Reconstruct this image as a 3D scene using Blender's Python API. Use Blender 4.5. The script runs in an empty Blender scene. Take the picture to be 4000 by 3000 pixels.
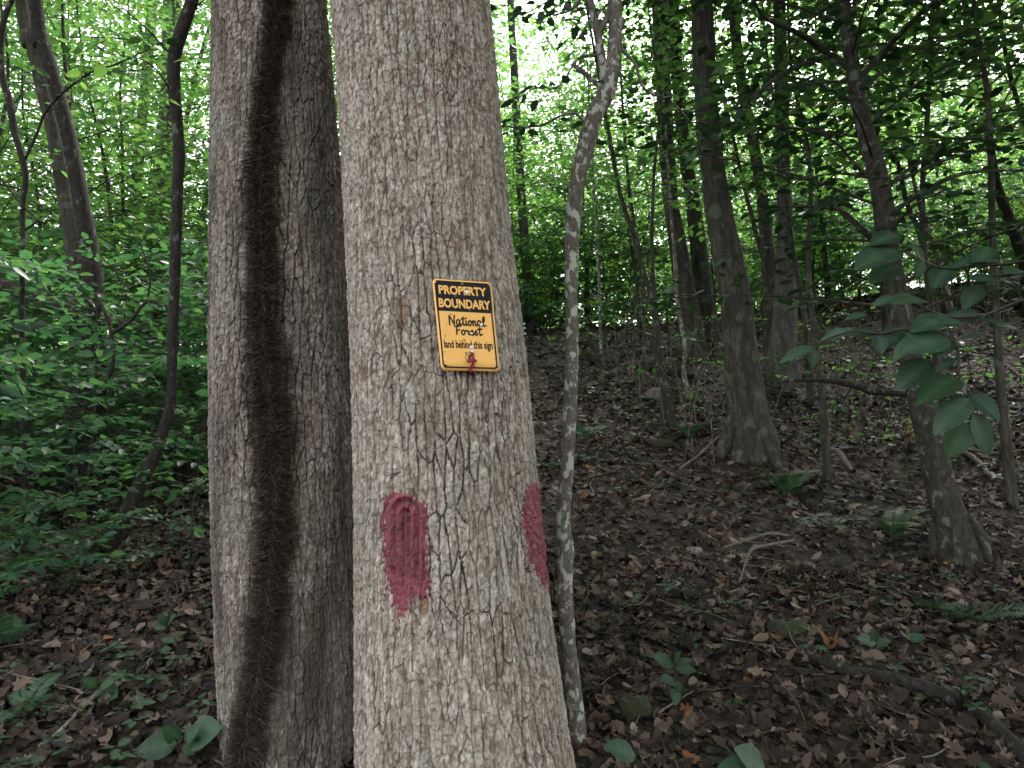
import bpy, math, random
import numpy as np
from mathutils import Vector, Matrix

random.seed(7)
RNG = np.random.default_rng(11)
SC = bpy.context.scene
COL = SC.collection

# ------------------------------------------------------------------ camera
F = 2900.0                       # focal length in pixels of the 4000 px wide photograph
PITCH, ROLL = math.radians(5.0), math.radians(-2.0)
CAM = np.array([0.0, 0.0, 1.6])
fw0 = np.array([0, math.cos(PITCH), math.sin(PITCH)])
up0 = np.array([0, -math.sin(PITCH), math.cos(PITCH)])
rt0 = np.array([1.0, 0, 0])
rt = rt0 * math.cos(ROLL) + up0 * math.sin(ROLL)
up = -rt0 * math.sin(ROLL) + up0 * math.cos(ROLL)
cam_data = bpy.data.cameras.new('camera')
cam_data.sensor_width = 36.0
cam_data.lens = 36.0 * F / 4000.0
cam_data.clip_start = 0.05
cam_data.clip_end = 500.0
cam = bpy.data.objects.new('camera', cam_data)
COL.objects.link(cam)
cam.matrix_world = Matrix(((rt[0], up[0], -fw0[0], CAM[0]), (rt[1], up[1], -fw0[1], CAM[1]),
                           (rt[2], up[2], -fw0[2], CAM[2]), (0, 0, 0, 1)))
SC.camera = cam

# ------------------------------------------------------------------ sky, sun, exposure
SUN_EL, SUN_AZ = 52.0, 28.0      # degrees; azimuth from +Y towards +X: high beyond the ridge, a little to the right
world = bpy.data.worlds.new('World')
SC.world = world
world.use_nodes = True
wn, wl = world.node_tree.nodes, world.node_tree.links
bgn = wn['Background']
sky = wn.new('ShaderNodeTexSky')
sky.sky_type = 'NISHITA'
sky.sun_disc = False
sky.sun_elevation = math.radians(SUN_EL)
sky.sun_rotation = math.radians(SUN_AZ)
sky.air_density = 1.0
sky.dust_density = 4.0
hs = wn.new('ShaderNodeHueSaturation')
hs.inputs['Saturation'].default_value = 0.18      # thin overcast
wl.new(sky.outputs[0], hs.inputs['Color'])
wl.new(hs.outputs[0], bgn.inputs['Color'])
bgn.inputs['Strength'].default_value = 0.15
sl = bpy.data.lights.new('sun', 'SUN')
sl.energy = 1.5
sl.angle = math.radians(14)
sl.color = (1.0, 0.96, 0.9)
so = bpy.data.objects.new('sun', sl)
COL.objects.link(so)
sd = Vector((math.sin(math.radians(SUN_AZ)) * math.cos(math.radians(SUN_EL)),
             math.cos(math.radians(SUN_AZ)) * math.cos(math.radians(SUN_EL)), math.sin(math.radians(SUN_EL))))
so.rotation_euler = sd.to_track_quat('Z', 'Y').to_euler()
SC.view_settings.view_transform = 'Standard'
SC.view_settings.look = 'None'
SC.view_settings.exposure = 2.58
SC.view_settings.gamma = 1.0
cy = SC.cycles
cy.max_bounces = 9
cy.diffuse_bounces = 7
cy.transmission_bounces = 5
cy.glossy_bounces = 2
cy.caustics_reflective = False
cy.caustics_refractive = False
cy.use_denoising = True
try:
    cy.denoiser = 'OPENIMAGEDENOISE'
    cy.denoising_input_passes = 'RGB_ALBEDO_NORMAL'
except Exception:
    pass


# ------------------------------------------------------------------ geometry helpers
def ray(u, v):
    return fw0 + rt * ((u - 2000.0) / F) + up * ((1500.0 - v) / F)


def Py(u, v, y):
    """the point of the world plane at distance y that the photograph shows at pixel (u, v)"""
    d = ray(u, v)
    return CAM + d * (y / d[1])


def project(p):
    q = np.asarray(p) - CAM
    z = q @ fw0
    return 2000 + F * (q @ rt) / z, 1500 - F * (q @ up) / z


def hash01(*ints):
    h = np.zeros(np.broadcast(*ints).shape, dtype=np.uint64)
    for k, i in enumerate(ints):
        h = h + np.asarray(i).astype(np.int64).astype(np.uint64) * np.uint64([73856093, 19349663, 83492791, 2654435761][k % 4])
        h ^= h >> np.uint64(13)
        h = h * np.uint64(0x9E3779B97F4A7C15)
        h ^= h >> np.uint64(29)
    h = h * np.uint64(0xBF58476D1CE4E5B9)
    h ^= h >> np.uint64(32)
    return (h & np.uint64(0xFFFFFF)).astype(np.float64) / float(0xFFFFFF)


_PERM = np.random.default_rng(5).permutation(4096).astype(np.int32)
_PERM = np.concatenate([_PERM, _PERM])
_PVAL = np.random.default_rng(6).random(4096).astype(np.float32) * 2 - 1


def vnoise(p, seed=0):
    """value noise, -1..1, p (N,3)"""
    p = np.asarray(p)
    i = np.floor(p)
    f = (p - i).astype(np.float32)
    i = i.astype(np.int32)
    f = f * f * f * (f * (f * 6 - 15) + 10)
    x0, y0, z0 = (i[:, 0] + seed * 37) & 4095, (i[:, 1] + seed * 101) & 4095, (i[:, 2] + seed * 59) & 4095
    out = 0
    for dx in (0, 1):
        wx = f[:, 0] if dx else 1 - f[:, 0]
        px = _PERM[(x0 + dx) & 4095]
        for dy in (0, 1):
            wxy = wx * (f[:, 1] if dy else 1 - f[:, 1])
            py = _PERM[px + ((y0 + dy) & 4095)]
            for dz in (0, 1):
                out = out + wxy * (f[:, 2] if dz else 1 - f[:, 2]) * _PVAL[_PERM[py + ((z0 + dz) & 4095)]]
    return out


def fbm(p, octv=3, seed=0, gain=0.5):
    a, s, t = 1.0, 0, 0
    for k in range(octv):
        s = s + a * vnoise(p * (2.03 ** k), seed + k * 31)
        t += a
        a *= gain
    return s / t


def worley(s, z, cs, cz, nx, seed=0, jit=0.9):
    """cells of size (cs, cz) metres in (s, z), wrapping after nx cells in s: distance to the cell edge in metres, cell random, offset from the cell centre"""
    s, z = s / cs, z / cz
    s, z = s.astype(np.float32), z.astype(np.float32)
    ci, cj = np.floor(s).astype(np.int32), np.floor(z).astype(np.int32)
    f1 = np.full(s.shape, 9.0, np.float32)
    f2 = np.full(s.shape, 9.0, np.float32)
    best = np.zeros(s.shape, np.int32)
    ox = np.zeros(s.shape, np.float32)
    oz = np.zeros(s.shape, np.float32)
    ox2 = np.zeros(s.shape, np.float32)
    oz2 = np.zeros(s.shape, np.float32)
    for dx in (-1, 0, 1):
        a = ci + dx
        pa = _PERM[(np.mod(a, nx) + seed * 13) & 4095]
        for dz in (-1, 0, 1):
            b = cj + dz
            h = _PERM[pa + ((b + seed * 29) & 4095)]
            ex = s - (a + 0.5 + _PVAL[h] * .5 * jit)
            ez = z - (b + 0.5 + _PVAL[_PERM[h + 77]] * .5 * jit)
            d = np.sqrt(ex * ex + ez * ez)
            near = d < f1
            sec = ~near & (d < f2)
            ox2 = np.where(near, ox, np.where(sec, ex, ox2))
            oz2 = np.where(near, oz, np.where(sec, ez, oz2))
            f2 = np.where(near, f1, np.minimum(f2, d))
            best = np.where(near, h, best)
            ox = np.where(near, ex, ox)
            oz = np.where(near, ez, oz)
            f1 = np.where(near, d, f1)
    edge = (f2 * f2 - f1 * f1) / (2 * np.sqrt(((ox2 - ox) / cs) ** 2 + ((oz2 - oz) / cz) ** 2) + 1e-6)
    return edge, (_PVAL[_PERM[best + 333]] + 1) * .5, ox, oz


def sstep(a, b, x):
    t = np.clip((x - a) / (b - a), 0, 1)
    return t * t * (3 - 2 * t)


def make_mesh(name, V, polys, mats, attrs=None, smooth=True, mat_index=None):
    """polys: list of (n,k) index arrays"""
    me = bpy.data.meshes.new(name)
    V = np.ascontiguousarray(V, dtype=np.float32)
    me.vertices.add(len(V))
    me.vertices.foreach_set('co', V.ravel())
    polys = [np.asarray(p, dtype=np.int32) for p in polys if len(p)]
    loops = np.concatenate([p.ravel() for p in polys])
    tot = np.concatenate([np.full(len(p), p.shape[1], dtype=np.int32) for p in polys])
    start = np.concatenate([[0], np.cumsum(tot)[:-1]]).astype(np.int32)
    me.loops.add(len(loops))
    me.loops.foreach_set('vertex_index', loops)
    me.polygons.add(len(tot))
    me.polygons.foreach_set('loop_start', start)
    for m in (mats if isinstance(mats, (list, tuple)) else [mats]):
        me.materials.append(m)
    if mat_index is not None:
        me.polygons.foreach_set('material_index', np.asarray(mat_index, dtype=np.int32))
    me.update(calc_edges=True)
    for k, a in (attrs or {}).items():
        at = me.attributes.new(k, 'FLOAT', 'POINT')
        at.data.foreach_set('value', np.ascontiguousarray(a, dtype=np.float32))
    if smooth:
        me.shade_smooth()
    me.validate()
    return me


def link(name, me, parent=None):
    o = bpy.data.objects.new(name, me)
    COL.objects.link(o)
    if parent is not None:
        o.parent = parent
    return o


def tag(o, label=None, cat=None, group=None, kind=None):
    if label:
        o['label'] = label
    if cat:
        o['category'] = cat
    if group:
        o['group'] = group
    if kind:
        o['kind'] = kind
    return o


def thing(name, label, cat, loc=(0, 0, 0), rz=0.0, group=None):
    o = bpy.data.objects.new(name, None)
    o.empty_display_size = 0.1
    COL.objects.link(o)
    o.location = tuple(float(x) for x in loc)
    o.rotation_euler = (0, 0, rz)
    return tag(o, label, cat, group)


class MB:
    """collects pieces of geometry into one mesh"""
    def __init__(self):
        self.V, self.P, self.n, self.A, self.B = [], {}, 0, [], []

    def add(self, V, polys, a=0.5, b=0.0):
        V = np.asarray(V, dtype=np.float64)
        for p in polys:
            p = np.asarray(p)
            if len(p):
                self.P.setdefault(p.shape[1], []).append(p + self.n)
        self.V.append(V)
        self.A.append(np.broadcast_to(np.asarray(a, dtype=np.float64), (len(V),)))
        self.B.append(np.broadcast_to(np.asarray(b, dtype=np.float64), (len(V),)))
        self.n += len(V)

    def mesh(self, name, mat, smooth=True, origin=None):
        V = np.concatenate(self.V)
        if origin is not None:
            V = V - np.asarray(origin)
        return make_mesh(name, V, [np.concatenate(p) for p in self.P.values()], mat, {'rnd': np.concatenate(self.A), 'rib': np.concatenate(self.B)}, smooth)


def crom(P, n):
    """Catmull-Rom resampling of rows of P to n rows"""
    P = np.asarray(P, dtype=np.float64)
    m = len(P)
    if m == 2:
        t = np.linspace(0, 1, n)[:, None]
        return P[0] * (1 - t) + P[1] * t
    E = np.vstack([2 * P[0] - P[1], P, 2 * P[-1] - P[-2]])
    t = np.linspace(0, m - 1, n)
    i = np.minimum(t.astype(int), m - 2)
    f = (t - i)[:, None]
    a, b, c, d = E[i], E[i + 1], E[i + 2], E[i + 3]
    return 0.5 * (2 * b + (c - a) * f + (2 * a - 5 * b + 4 * c - d) * f ** 2 + (3 * b - a - 3 * c + d) * f ** 3)


def frames(C):
    T = np.gradient(C, axis=0)
    T /= np.linalg.norm(T, axis=1)[:, None] + 1e-12
    ref = np.array([0.0, -1.0, 0.0]) if abs(T[0] @ np.array([0, 1.0, 0])) < 0.8 else np.array([1.0, 0, 0])
    N = np.zeros_like(C)
    n = ref - T[0] * (ref @ T[0])
    n /= np.linalg.norm(n)
    for k in range(len(C)):
        n = n - T[k] * (n @ T[k])
        n /= np.linalg.norm(n)
        N[k] = n
    return T, N, np.cross(T, N)


def tube(pts, rad, ns=8, n=None, noise=0.0, nscale=(10, 10, 3), seed=0, cap=True):
    pts = np.asarray(pts, dtype=np.float64)
    rad = np.broadcast_to(np.asarray(rad, dtype=np.float64), (len(pts),))
    n = n or max(2, len(pts) * 3)
    Q = crom(np.column_stack([pts, rad]), n)
    C, R = Q[:, :3], np.maximum(Q[:, 3], 1e-4)
    T, N, B = frames(C)
    th = np.linspace(0, 2 * np.pi, ns, endpoint=False)
    D = N[:, None, :] * np.cos(th)[None, :, None] + B[:, None, :] * np.sin(th)[None, :, None]
    V = (C[:, None, :] + D * R[:, None, None]).reshape(-1, 3)
    if noise:
        k = fbm(V * np.asarray(nscale), 3, seed)
        V = V + D.reshape(-1, 3) * (k * noise * np.repeat(R, ns))[:, None]
    i = np.arange(n - 1)[:, None] * ns
    j = np.arange(ns)[None, :]
    j2 = (j + 1) % ns
    quads = np.stack([i + j, i + j2, i + ns + j2, i + ns + j], axis=-1).reshape(-1, 4)
    polys = [quads]
    if cap:
        V = np.vstack([V, C[0], C[-1]])
        a, b = n * ns, n * ns + 1
        k = np.arange(ns)
        k2 = (k + 1) % ns
        polys.append(np.stack([k2, k, np.full(ns, a)], -1))
        polys.append(np.stack([(n - 1) * ns + k, (n - 1) * ns + k2, np.full(ns, b)], -1))
    return V, polys


def nrmz(v):
    return v / (np.linalg.norm(v, axis=-1, keepdims=True) + 1e-9)


# leaf templates: (along, across, lift) rows and faces
LEAF_MID = (np.array([[0, 0, 0], [.28, .27, .05], [.68, .22, .03], [1, 0, -.08], [.68, -.22, .03], [.28, -.27, .05]]),
            [np.array([[0, 3, 2, 1], [0, 5, 4, 3]])])


def near_leaf(stations=10, w=.3, serr=.02, droop=.15, fold=.12):
    t = np.linspace(0, 1, stations)
    wd = w * np.power(np.sin(np.pi * np.power(t, 0.75)), 0.8)
    wd = wd * (1 + serr * 6 * ((np.arange(stations) % 2) - .5) * (t > .15) * (t < .97))
    wd[0] = wd[-1] = 0.0
    rows, faces = [], []
    for k in range(stations):
        z = -droop * t[k] ** 2
        q, bk = .55 * (k % 2), .045 * (1 - t[k])       # side veins run a little forward
        rows += [[t[k], wd[k], z + fold * wd[k], q * .6], [t[k] - bk, wd[k] * .5, z + fold * wd[k] * .62 + .012 * (k % 2), q], [t[k] - bk * 1.6 * (k > 0), 0, z, 1.0],
                 [t[k] - bk, -wd[k] * .5, z + fold * wd[k] * .62 + .012 * (k % 2), q], [t[k], -wd[k], z + fold * wd[k], q * .6]]
    for k in range(stations - 1):
        for c in range(4):
            a = k * 5 + c
            faces.append([a, a + 1, a + 6, a + 5])
    return np.array(rows), [np.array(faces)]


LEAF_NEAR = near_leaf(19, .3, .022, .18, .14)
LEAF_OVAL = near_leaf(10, .36, .0, .12, .1)


def leaves(mb, pos, dirs, nrm, size, tmpl=LEAF_MID, rnd=None):
    pos, dirs, nrm = np.asarray(pos), nrmz(np.asarray(dirs)), np.asarray(nrm)
    nrm = nrmz(nrm - dirs * np.sum(nrm * dirs, -1, keepdims=True))
    side = np.cross(nrm, dirs)
    n = len(pos)
    T, polys = tmpl
    size = np.broadcast_to(np.asarray(size, dtype=np.float64), (n,))
    V = pos[:, None, :] + size[:, None, None] * (dirs[:, None, :] * T[None, :, 0:1] + side[:, None, :] * T[None, :, 1:2] + nrm[:, None, :] * T[None, :, 2:3])
    k = len(T)
    off = (np.arange(n) * k)[:, None, None]
    rnd = RNG.random(n) if rnd is None else np.asarray(rnd)
    mb.add(V.reshape(-1, 3), [(p[None] + off).reshape(-1, p.shape[1]) for p in polys], np.repeat(rnd, k), np.tile(T[:, 3], n) if T.shape[1] > 3 else 0.0)


# ------------------------------------------------------------------ materials
def new_mat(name):
    m = bpy.data.materials.new(name)
    m.use_nodes = True
    nt = m.node_tree
    b = nt.nodes['Principled BSDF']
    return m, nt, b


def node(nt, typ, ins=None, **props):
    n = nt.nodes.new(typ)
    for k, v in props.items():
        setattr(n, k, v)
    for k, v in (ins or {}).items():
        if isinstance(v, bpy.types.NodeSocket):
            nt.links.new(v, n.inputs[k])
        else:
            n.inputs[k].default_value = v
    return n


def ramp(nt, fac, stops, interp='LINEAR'):
    r = nt.nodes.new('ShaderNodeValToRGB')
    r.color_ramp.interpolation = interp
    e = r.color_ramp.elements
    while len(e) < len(stops):
        e.new(0.5)
    for k, (p, c) in enumerate(stops):
        e[k].position = p
        e[k].color = (*c, 1) if len(c) == 3 else c
    nt.links.new(fac, r.inputs['Fac'])
    return r.outputs['Color']


def mixc(nt, fac, a, b, blend='MIX'):
    m = nt.nodes.new('ShaderNodeMix')
    m.data_type = 'RGBA'
    m.blend_type = blend
    for s, v in ((m.inputs[0], fac), (m.inputs[6], a), (m.inputs[7], b)):
        if isinstance(v, bpy.types.NodeSocket):
            nt.links.new(v, s)
        else:
            s.default_value = v if not isinstance(v, tuple) or len(v) == 4 else (*v, 1)
    return m.outputs[2]


def math_n(nt, op, a, b=None, clamp=False):
    m = nt.nodes.new('ShaderNodeMath')
    m.operation = op
    m.use_clamp = clamp
    for s, v in ((m.inputs[0], a), (m.inputs[1], b)):
        if v is None:
            continue
        if isinstance(v, bpy.types.NodeSocket):
            nt.links.new(v, s)
        else:
            s.default_value = v
    return m.outputs[0]


def attr(nt, name):
    return node(nt, 'ShaderNodeAttribute', attribute_name=name).outputs['Fac']


def leaf_mat(name, cols, trans, tfac=0.45, rough=0.42, spec=0.4):
    m, nt, b = new_mat(name)
    r = attr(nt, 'rnd')
    c = ramp(nt, r, cols)
    oi = node(nt, 'ShaderNodeObjectInfo').outputs['Random']
    hsv = node(nt, 'ShaderNodeHueSaturation', {'Color': c, 'Value': math_n(nt, 'ADD', math_n(nt, 'MULTIPLY', oi, 0.5), 0.75),
                                               'Hue': math_n(nt, 'ADD', math_n(nt, 'MULTIPLY', oi, 0.03), 0.485)})
    tco = node(nt, 'ShaderNodeTexCoord').outputs['Object']
    bl = node(nt, 'ShaderNodeTexNoise', {'Vector': tco, 'Scale': 45.0, 'Detail': 3.0}).outputs['Fac']
    vc = mixc(nt, math_n(nt, 'MULTIPLY', attr(nt, 'rib'), 0.3), hsv.outputs[0], (.10, .16, .08))
    vc = mixc(nt, 1.0, vc, ramp(nt, bl, [(.3, (.72, .72, .72)), (.6, (1.1, 1.1, 1.1))]), 'MULTIPLY')
    nt.links.new(vc, b.inputs['Base Color'])
    b.inputs['Roughness'].default_value = rough
    b.inputs['Specular IOR Level'].default_value = spec
    tr = nt.nodes.new('ShaderNodeBsdfTranslucent')
    tc = ramp(nt, r, trans)
    nt.links.new(tc, tr.inputs['Color'])
    mx = nt.nodes.new('ShaderNodeMixShader')
    mx.inputs[0].default_value = tfac
    nt.links.new(b.outputs[0], mx.inputs[1])
    nt.links.new(tr.outputs[0], mx.inputs[2])
    nt.links.new(mx.outputs[0], nt.nodes['Material Output'].inputs['Surface'])
    return m


M_LEAF = leaf_mat('woodland_leaf', [(0, (.022, .068, .026)), (.5, (.036, .10, .034)), (1, (.054, .13, .038))],
                  [(0, (.10, .26, .055)), (.6, (.165, .37, .075)), (1, (.26, .46, .09))], 0.47)
M_LEAF_DARK = leaf_mat('shade_tone_leaf', [(0, (.010, .026, .017)), (.6, (.016, .040, .023)), (1, (.024, .054, .028))],  # darker copy of the leaf green: shade put into the colour
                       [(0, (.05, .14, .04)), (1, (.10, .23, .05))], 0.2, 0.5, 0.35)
M_LEAF_BRIGHT = leaf_mat('sunlit_tone_leaf', [(0, (.04, .10, .02)), (1, (.07, .15, .03))],  # brighter, more see-through copy: sunlight put into the leaf colour
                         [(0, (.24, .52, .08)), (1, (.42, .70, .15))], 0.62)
M_THICK = leaf_mat('thicket_leaf', [(0, (.018, .052, .028)), (.5, (.028, .078, .038)), (1, (.042, .105, .046))],
                   [(0, (.06, .18, .06)), (.6, (.10, .27, .08)), (1, (.17, .37, .09))], 0.4, 0.42, 0.45)
M_FERN = leaf_mat('fern_green', [(0, (.02, .055, .03)), (1, (.035, .085, .04))], [(0, (.05, .14, .05)), (1, (.09, .2, .06))], 0.25, 0.55)
M_PLANT = leaf_mat('seedling_green', [(0, (.016, .048, .022)), (1, (.026, .066, .028))], [(0, (.05, .13, .04)), (1, (.08, .18, .05))], 0.25, 0.55)


def litter_mat():
    m, nt, b = new_mat('dead_leaf')
    r = attr(nt, 'rnd')
    c = ramp(nt, r, [(0, (.012, .009, .007)), (.35, (.030, .022, .017)), (.60, (.074, .051, .037)), (.80, (.15, .108, .080)),
                     (.95, (.27, .215, .17)), (.985, (.19, .085, .035)), (1, (.33, .19, .03))])
    tc = node(nt, 'ShaderNodeTexCoord').outputs['Object']
    nz = node(nt, 'ShaderNodeTexNoise', {'Vector': tc, 'Scale': 70.0, 'Detail': 3.0}).outputs['Fac']
    c2 = mixc(nt, math_n(nt, 'MULTIPLY', nz, 0.7), c, (.03, .02, .015), 'MULTIPLY')
    c3 = mixc(nt, 0.55, c, c2)
    nt.links.new(c3, b.inputs['Base Color'])
    b.inputs['Roughness'].default_value = 0.7
    b.inputs['Specular IOR Level'].default_value = 0.25
    return m


M_LITTER = litter_mat()


def soil_mat():
    m, nt, b = new_mat('forest_soil')
    tc = node(nt, 'ShaderNodeTexCoord').outputs['Object']
    n1 = node(nt, 'ShaderNodeTexNoise', {'Vector': tc, 'Scale': 2.0, 'Detail': 6.0, 'Roughness': 0.7}).outputs['Fac']
    n2 = node(nt, 'ShaderNodeTexVoronoi', {'Vector': tc, 'Scale': 26.0, 'Randomness': 1.0})
    c = ramp(nt, n1, [(.3, (.014, .010, .007)), (.55, (.03, .021, .014)), (.75, (.05, .036, .024))])
    c = mixc(nt, 0.7, c, ramp(nt, n2.outputs['Distance'], [(0, (.4, .4, .4)), (.6, (1.4, 1.35, 1.3))]), 'MULTIPLY')
    moss = node(nt, 'ShaderNodeTexNoise', {'Vector': tc, 'Scale': 0.55, 'Detail': 4.0}).outputs['Fac']
    c = mixc(nt, ramp(nt, moss, [(.58, (0, 0, 0)), (.72, (.6, .6, .6))]), c, (.03, .05, .015))
    nt.links.new(c, b.inputs['Base Color'])
    b.inputs['Roughness'].default_value = 0.95
    bp = node(nt, 'ShaderNodeBump', {'Height': n2.outputs['Distance'], 'Strength': 0.8, 'Distance': 0.03})
    nt.links.new(bp.outputs[0], b.inputs['Normal'])
    return m


M_SOIL = soil_mat()


def big_bark_mat(name, warm=1.0, dark=1.0, green=0.3, stain=0.0):
    """bark of the two big trunks: colours follow crack / plate / lichen attributes of the modelled relief"""
    m, nt, b = new_mat(name)
    tc = node(nt, 'ShaderNodeTexCoord').outputs['Object']
    mp = node(nt, 'ShaderNodeMapping', {'Vector': tc, 'Scale': (1, 1, .45)}).outputs[0]
    n1 = node(nt, 'ShaderNodeTexNoise', {'Vector': mp, 'Scale': 60.0, 'Detail': 5.0, 'Roughness': 0.7}).outputs['Fac']
    n2 = node(nt, 'ShaderNodeTexNoise', {'Vector': mp, 'Scale': 7.0, 'Detail': 4.0, 'Roughness': 0.6}).outputs['Fac']
    n3 = node(nt, 'ShaderNodeTexNoise', {'Vector': mp, 'Scale': 190.0, 'Detail': 3.0, 'Roughness': 0.7}).outputs['Fac']
    d = dark
    base = ramp(nt, n1, [(.28, (.115 * d, .093 * d * warm, .078 * d * warm)), (.46, (.205 * d, .180 * d, .156 * d)),
                         (.60, (.285 * d, .259 * d, .231 * d)), (.78, (.41 * d, .385 * d, .352 * d))])
    # each plate weathers on its own: some browner, some paler
    pl = attr(nt, 'plate')
    base = mixc(nt, 1.0, base, ramp(nt, pl, [(.12, (.58, .51, .45)), (.5, (1.0, .97, .94)), (.88, (1.38, 1.36, 1.33))]), 'MULTIPLY')
    brown = ramp(nt, n2, [(.60, (0, 0, 0)), (.72, (.6, .6, .6))])
    base = mixc(nt, brown, base, (.15 * d, .095 * d, .062 * d))
    scr = attr(nt, 'scar')
    base = mixc(nt, math_n(nt, 'MULTIPLY', scr, .8), base, (.15 * d, .095 * d, .062 * d))
    li = attr(nt, 'lichen')
    lc = mixc(nt, n3, (.30, .31, .275), (.52, .53, .48))
    base = mixc(nt, math_n(nt, 'MULTIPLY', li, 0.6), base, lc)
    gr = node(nt, 'ShaderNodeTexNoise', {'Vector': tc, 'Scale': 3.0, 'Detail': 5.0}).outputs['Fac']
    base = mixc(nt, ramp(nt, gr, [(.5, (0, 0, 0)), (.7, (green, green, green))]), base, (.15, .165, .125))
    spk = ramp(nt, n3, [(.25, (.6, .57, .55)), (.5, (.95, .94, .92)), (.75, (1.28, 1.27, 1.25))])
    base = mixc(nt, 1.0, base, spk, 'MULTIPLY')
    if stain:
        mp3 = node(nt, 'ShaderNodeMapping', {'Vector': tc, 'Scale': (1, 1, .22)}).outputs[0]
        st = node(nt, 'ShaderNodeTexNoise', {'Vector': mp3, 'Scale': 6.0, 'Detail': 6.0, 'Roughness': .65}).outputs['Fac']
        base = mixc(nt, ramp(nt, st, [(.46, (0, 0, 0)), (.62, (stain, stain, stain))]), base, (.055, .046, .038))
    crk = attr(nt, 'crack')
    base = mixc(nt, math_n(nt, 'MULTIPLY', crk, 0.85), base, (.022, .016, .013))
    nt.links.new(base, b.inputs['Base Color'])
    b.inputs['Roughness'].default_value = 0.9
    b.inputs['Specular IOR Level'].default_value = 0.2
    hh = math_n(nt, 'ADD', math_n(nt, 'MULTIPLY', n1, 0.6), math_n(nt, 'MULTIPLY', n3, 0.4))
    bp = node(nt, 'ShaderNodeBump', {'Height': hh, 'Strength': 0.9, 'Distance': 0.006})
    nt.links.new(bp.outputs[0], b.inputs['Normal'])
    return m


M_BARK_A = big_bark_mat('oak_bark', 1.0, 1.36, .35)
M_BARK_B = big_bark_mat('mossy_oak_bark', 1.0, .94, .5, .85)


def bark_mat(name, c0, c1, c2, lich=0.0, sc=22.0, zs=.25, bump=.012, lcol=(.42, .44, .4), lscale=14.0, lthr=.56):
    m, nt, b = new_mat(name)
    tc = node(nt, 'ShaderNodeTexCoord').outputs['Object']
    mp = node(nt, 'ShaderNodeMapping', {'Vector': tc, 'Scale': (1, 1, zs)}).outputs[0]
    n1 = node(nt, 'ShaderNodeTexNoise', {'Vector': mp, 'Scale': sc, 'Detail': 6.0, 'Roughness': 0.65}).outputs['Fac']
    wv = node(nt, 'ShaderNodeTexNoise', {'Vector': mp, 'Scale': sc * .9, 'Detail': 4.0})
    wp = node(nt, 'ShaderNodeMix', data_type='VECTOR')
    nt.links.new(mp, wp.inputs[4])
    nt.links.new(wv.outputs['Color'], wp.inputs[5])
    wp.inputs[0].default_value = min(.5, 2.6 / sc)
    v = node(nt, 'ShaderNodeTexVoronoi', {'Vector': wp.outputs[1], 'Scale': sc * 1.3}, feature='DISTANCE_TO_EDGE').outputs['Distance']
    c = ramp(nt, n1, [(.3, c0), (.52, c1), (.75, c2)])
    c = mixc(nt, ramp(nt, v, [(0, (.5, .5, .5)), (.2, (0, 0, 0))]), c, tuple(x * .5 for x in c0))
    if lich > 0:
        mp2 = node(nt, 'ShaderNodeMapping', {'Vector': tc, 'Scale': (1, 1, .7)}).outputs[0]
        l1 = node(nt, 'ShaderNodeTexNoise', {'Vector': mp2, 'Scale': lscale, 'Detail': 5.0, 'Roughness': 0.6}).outputs['Fac']
        c = mixc(nt, ramp(nt, l1, [(lthr, (0, 0, 0)), (lthr + .04, (lich, lich, lich))]), c, lcol)
    nt.links.new(c, b.inputs['Base Color'])
    b.inputs['Roughness'].default_value = 0.92
    b.inputs['Specular IOR Level'].default_value = 0.2
    h = math_n(nt, 'ADD', math_n(nt, 'MINIMUM', v, 0.15), math_n(nt, 'MULTIPLY', n1, 0.25))
    bp = node(nt, 'ShaderNodeBump', {'Height': h, 'Strength': 1.0, 'Distance': bump})
    nt.links.new(bp.outputs[0], b.inputs['Normal'])
    return m


M_BARK_GREY = bark_mat('grey_bark', (.030, .028, .022), (.072, .066, .054), (.12, .112, .092), .35, 16.0, .22, .02, (.17, .19, .15), 8.0, .57)
M_BARK_DARK = bark_mat('dark_bark', (.016, .014, .013), (.034, .030, .026), (.065, .058, .049), .5, 40.0, .4, .006, (.17, .18, .15), 16.0, .6)
M_BARK_PALE = bark_mat('pale_bark', (.06, .055, .051), (.115, .107, .10), (.185, .175, .165), 0, 18.0, .25, .015)
M_BARK_SPECK = bark_mat('lichen_speckled_bark', (.075, .066, .053), (.14, .125, .10), (.21, .19, .16), .95, 60.0, .6, .003, (.36, .37, .32), 34.0, .525)
M_BARK_MOSS = bark_mat('lichened_dark_bark', (.025, .024, .018), (.055, .05, .04), (.09, .085, .068), .6, 30.0, .5, .008, (.16, .18, .15), 16.0, .57)
M_TWIG = bark_mat('twig_bark', (.025, .02, .017), (.055, .046, .038), (.10, .085, .07), 0, 60.0, .6, .002)
M_STICK = bark_mat('bleached_stick', (.09, .075, .06), (.17, .15, .125), (.28, .255, .22), .4, 50.0, .5, .003, (.3, .33, .28), 12.0, .58)
M_ROCK = bark_mat('mossy_rock', (.03, .029, .025), (.06, .057, .05), (.10, .096, .086), .8, 14.0, 1.0, .02, (.03, .04, .014), 6.0, .48)


def plain(name, col, rough=0.5, spec=0.4, nz=0.12, scale=40.0, metal=0.0):
    m, nt, b = new_mat(name)
    tc = node(nt, 'ShaderNodeTexCoord').outputs['Object']
    n = node(nt, 'ShaderNodeTexNoise', {'Vector': tc, 'Scale': scale, 'Detail': 4.0}).outputs['Fac']
    c = mixc(nt, 1.0, col, ramp(nt, n, [(.3, (1 - nz * 2, 1 - nz * 2, 1 - nz * 2)), (.7, (1, 1, 1))]), 'MULTIPLY')
    nt.links.new(c, b.inputs['Base Color'])
    b.inputs['Roughness'].default_value = rough
    b.inputs['Specular IOR Level'].default_value = spec
    b.inputs['Metallic'].default_value = metal
    return m


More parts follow.
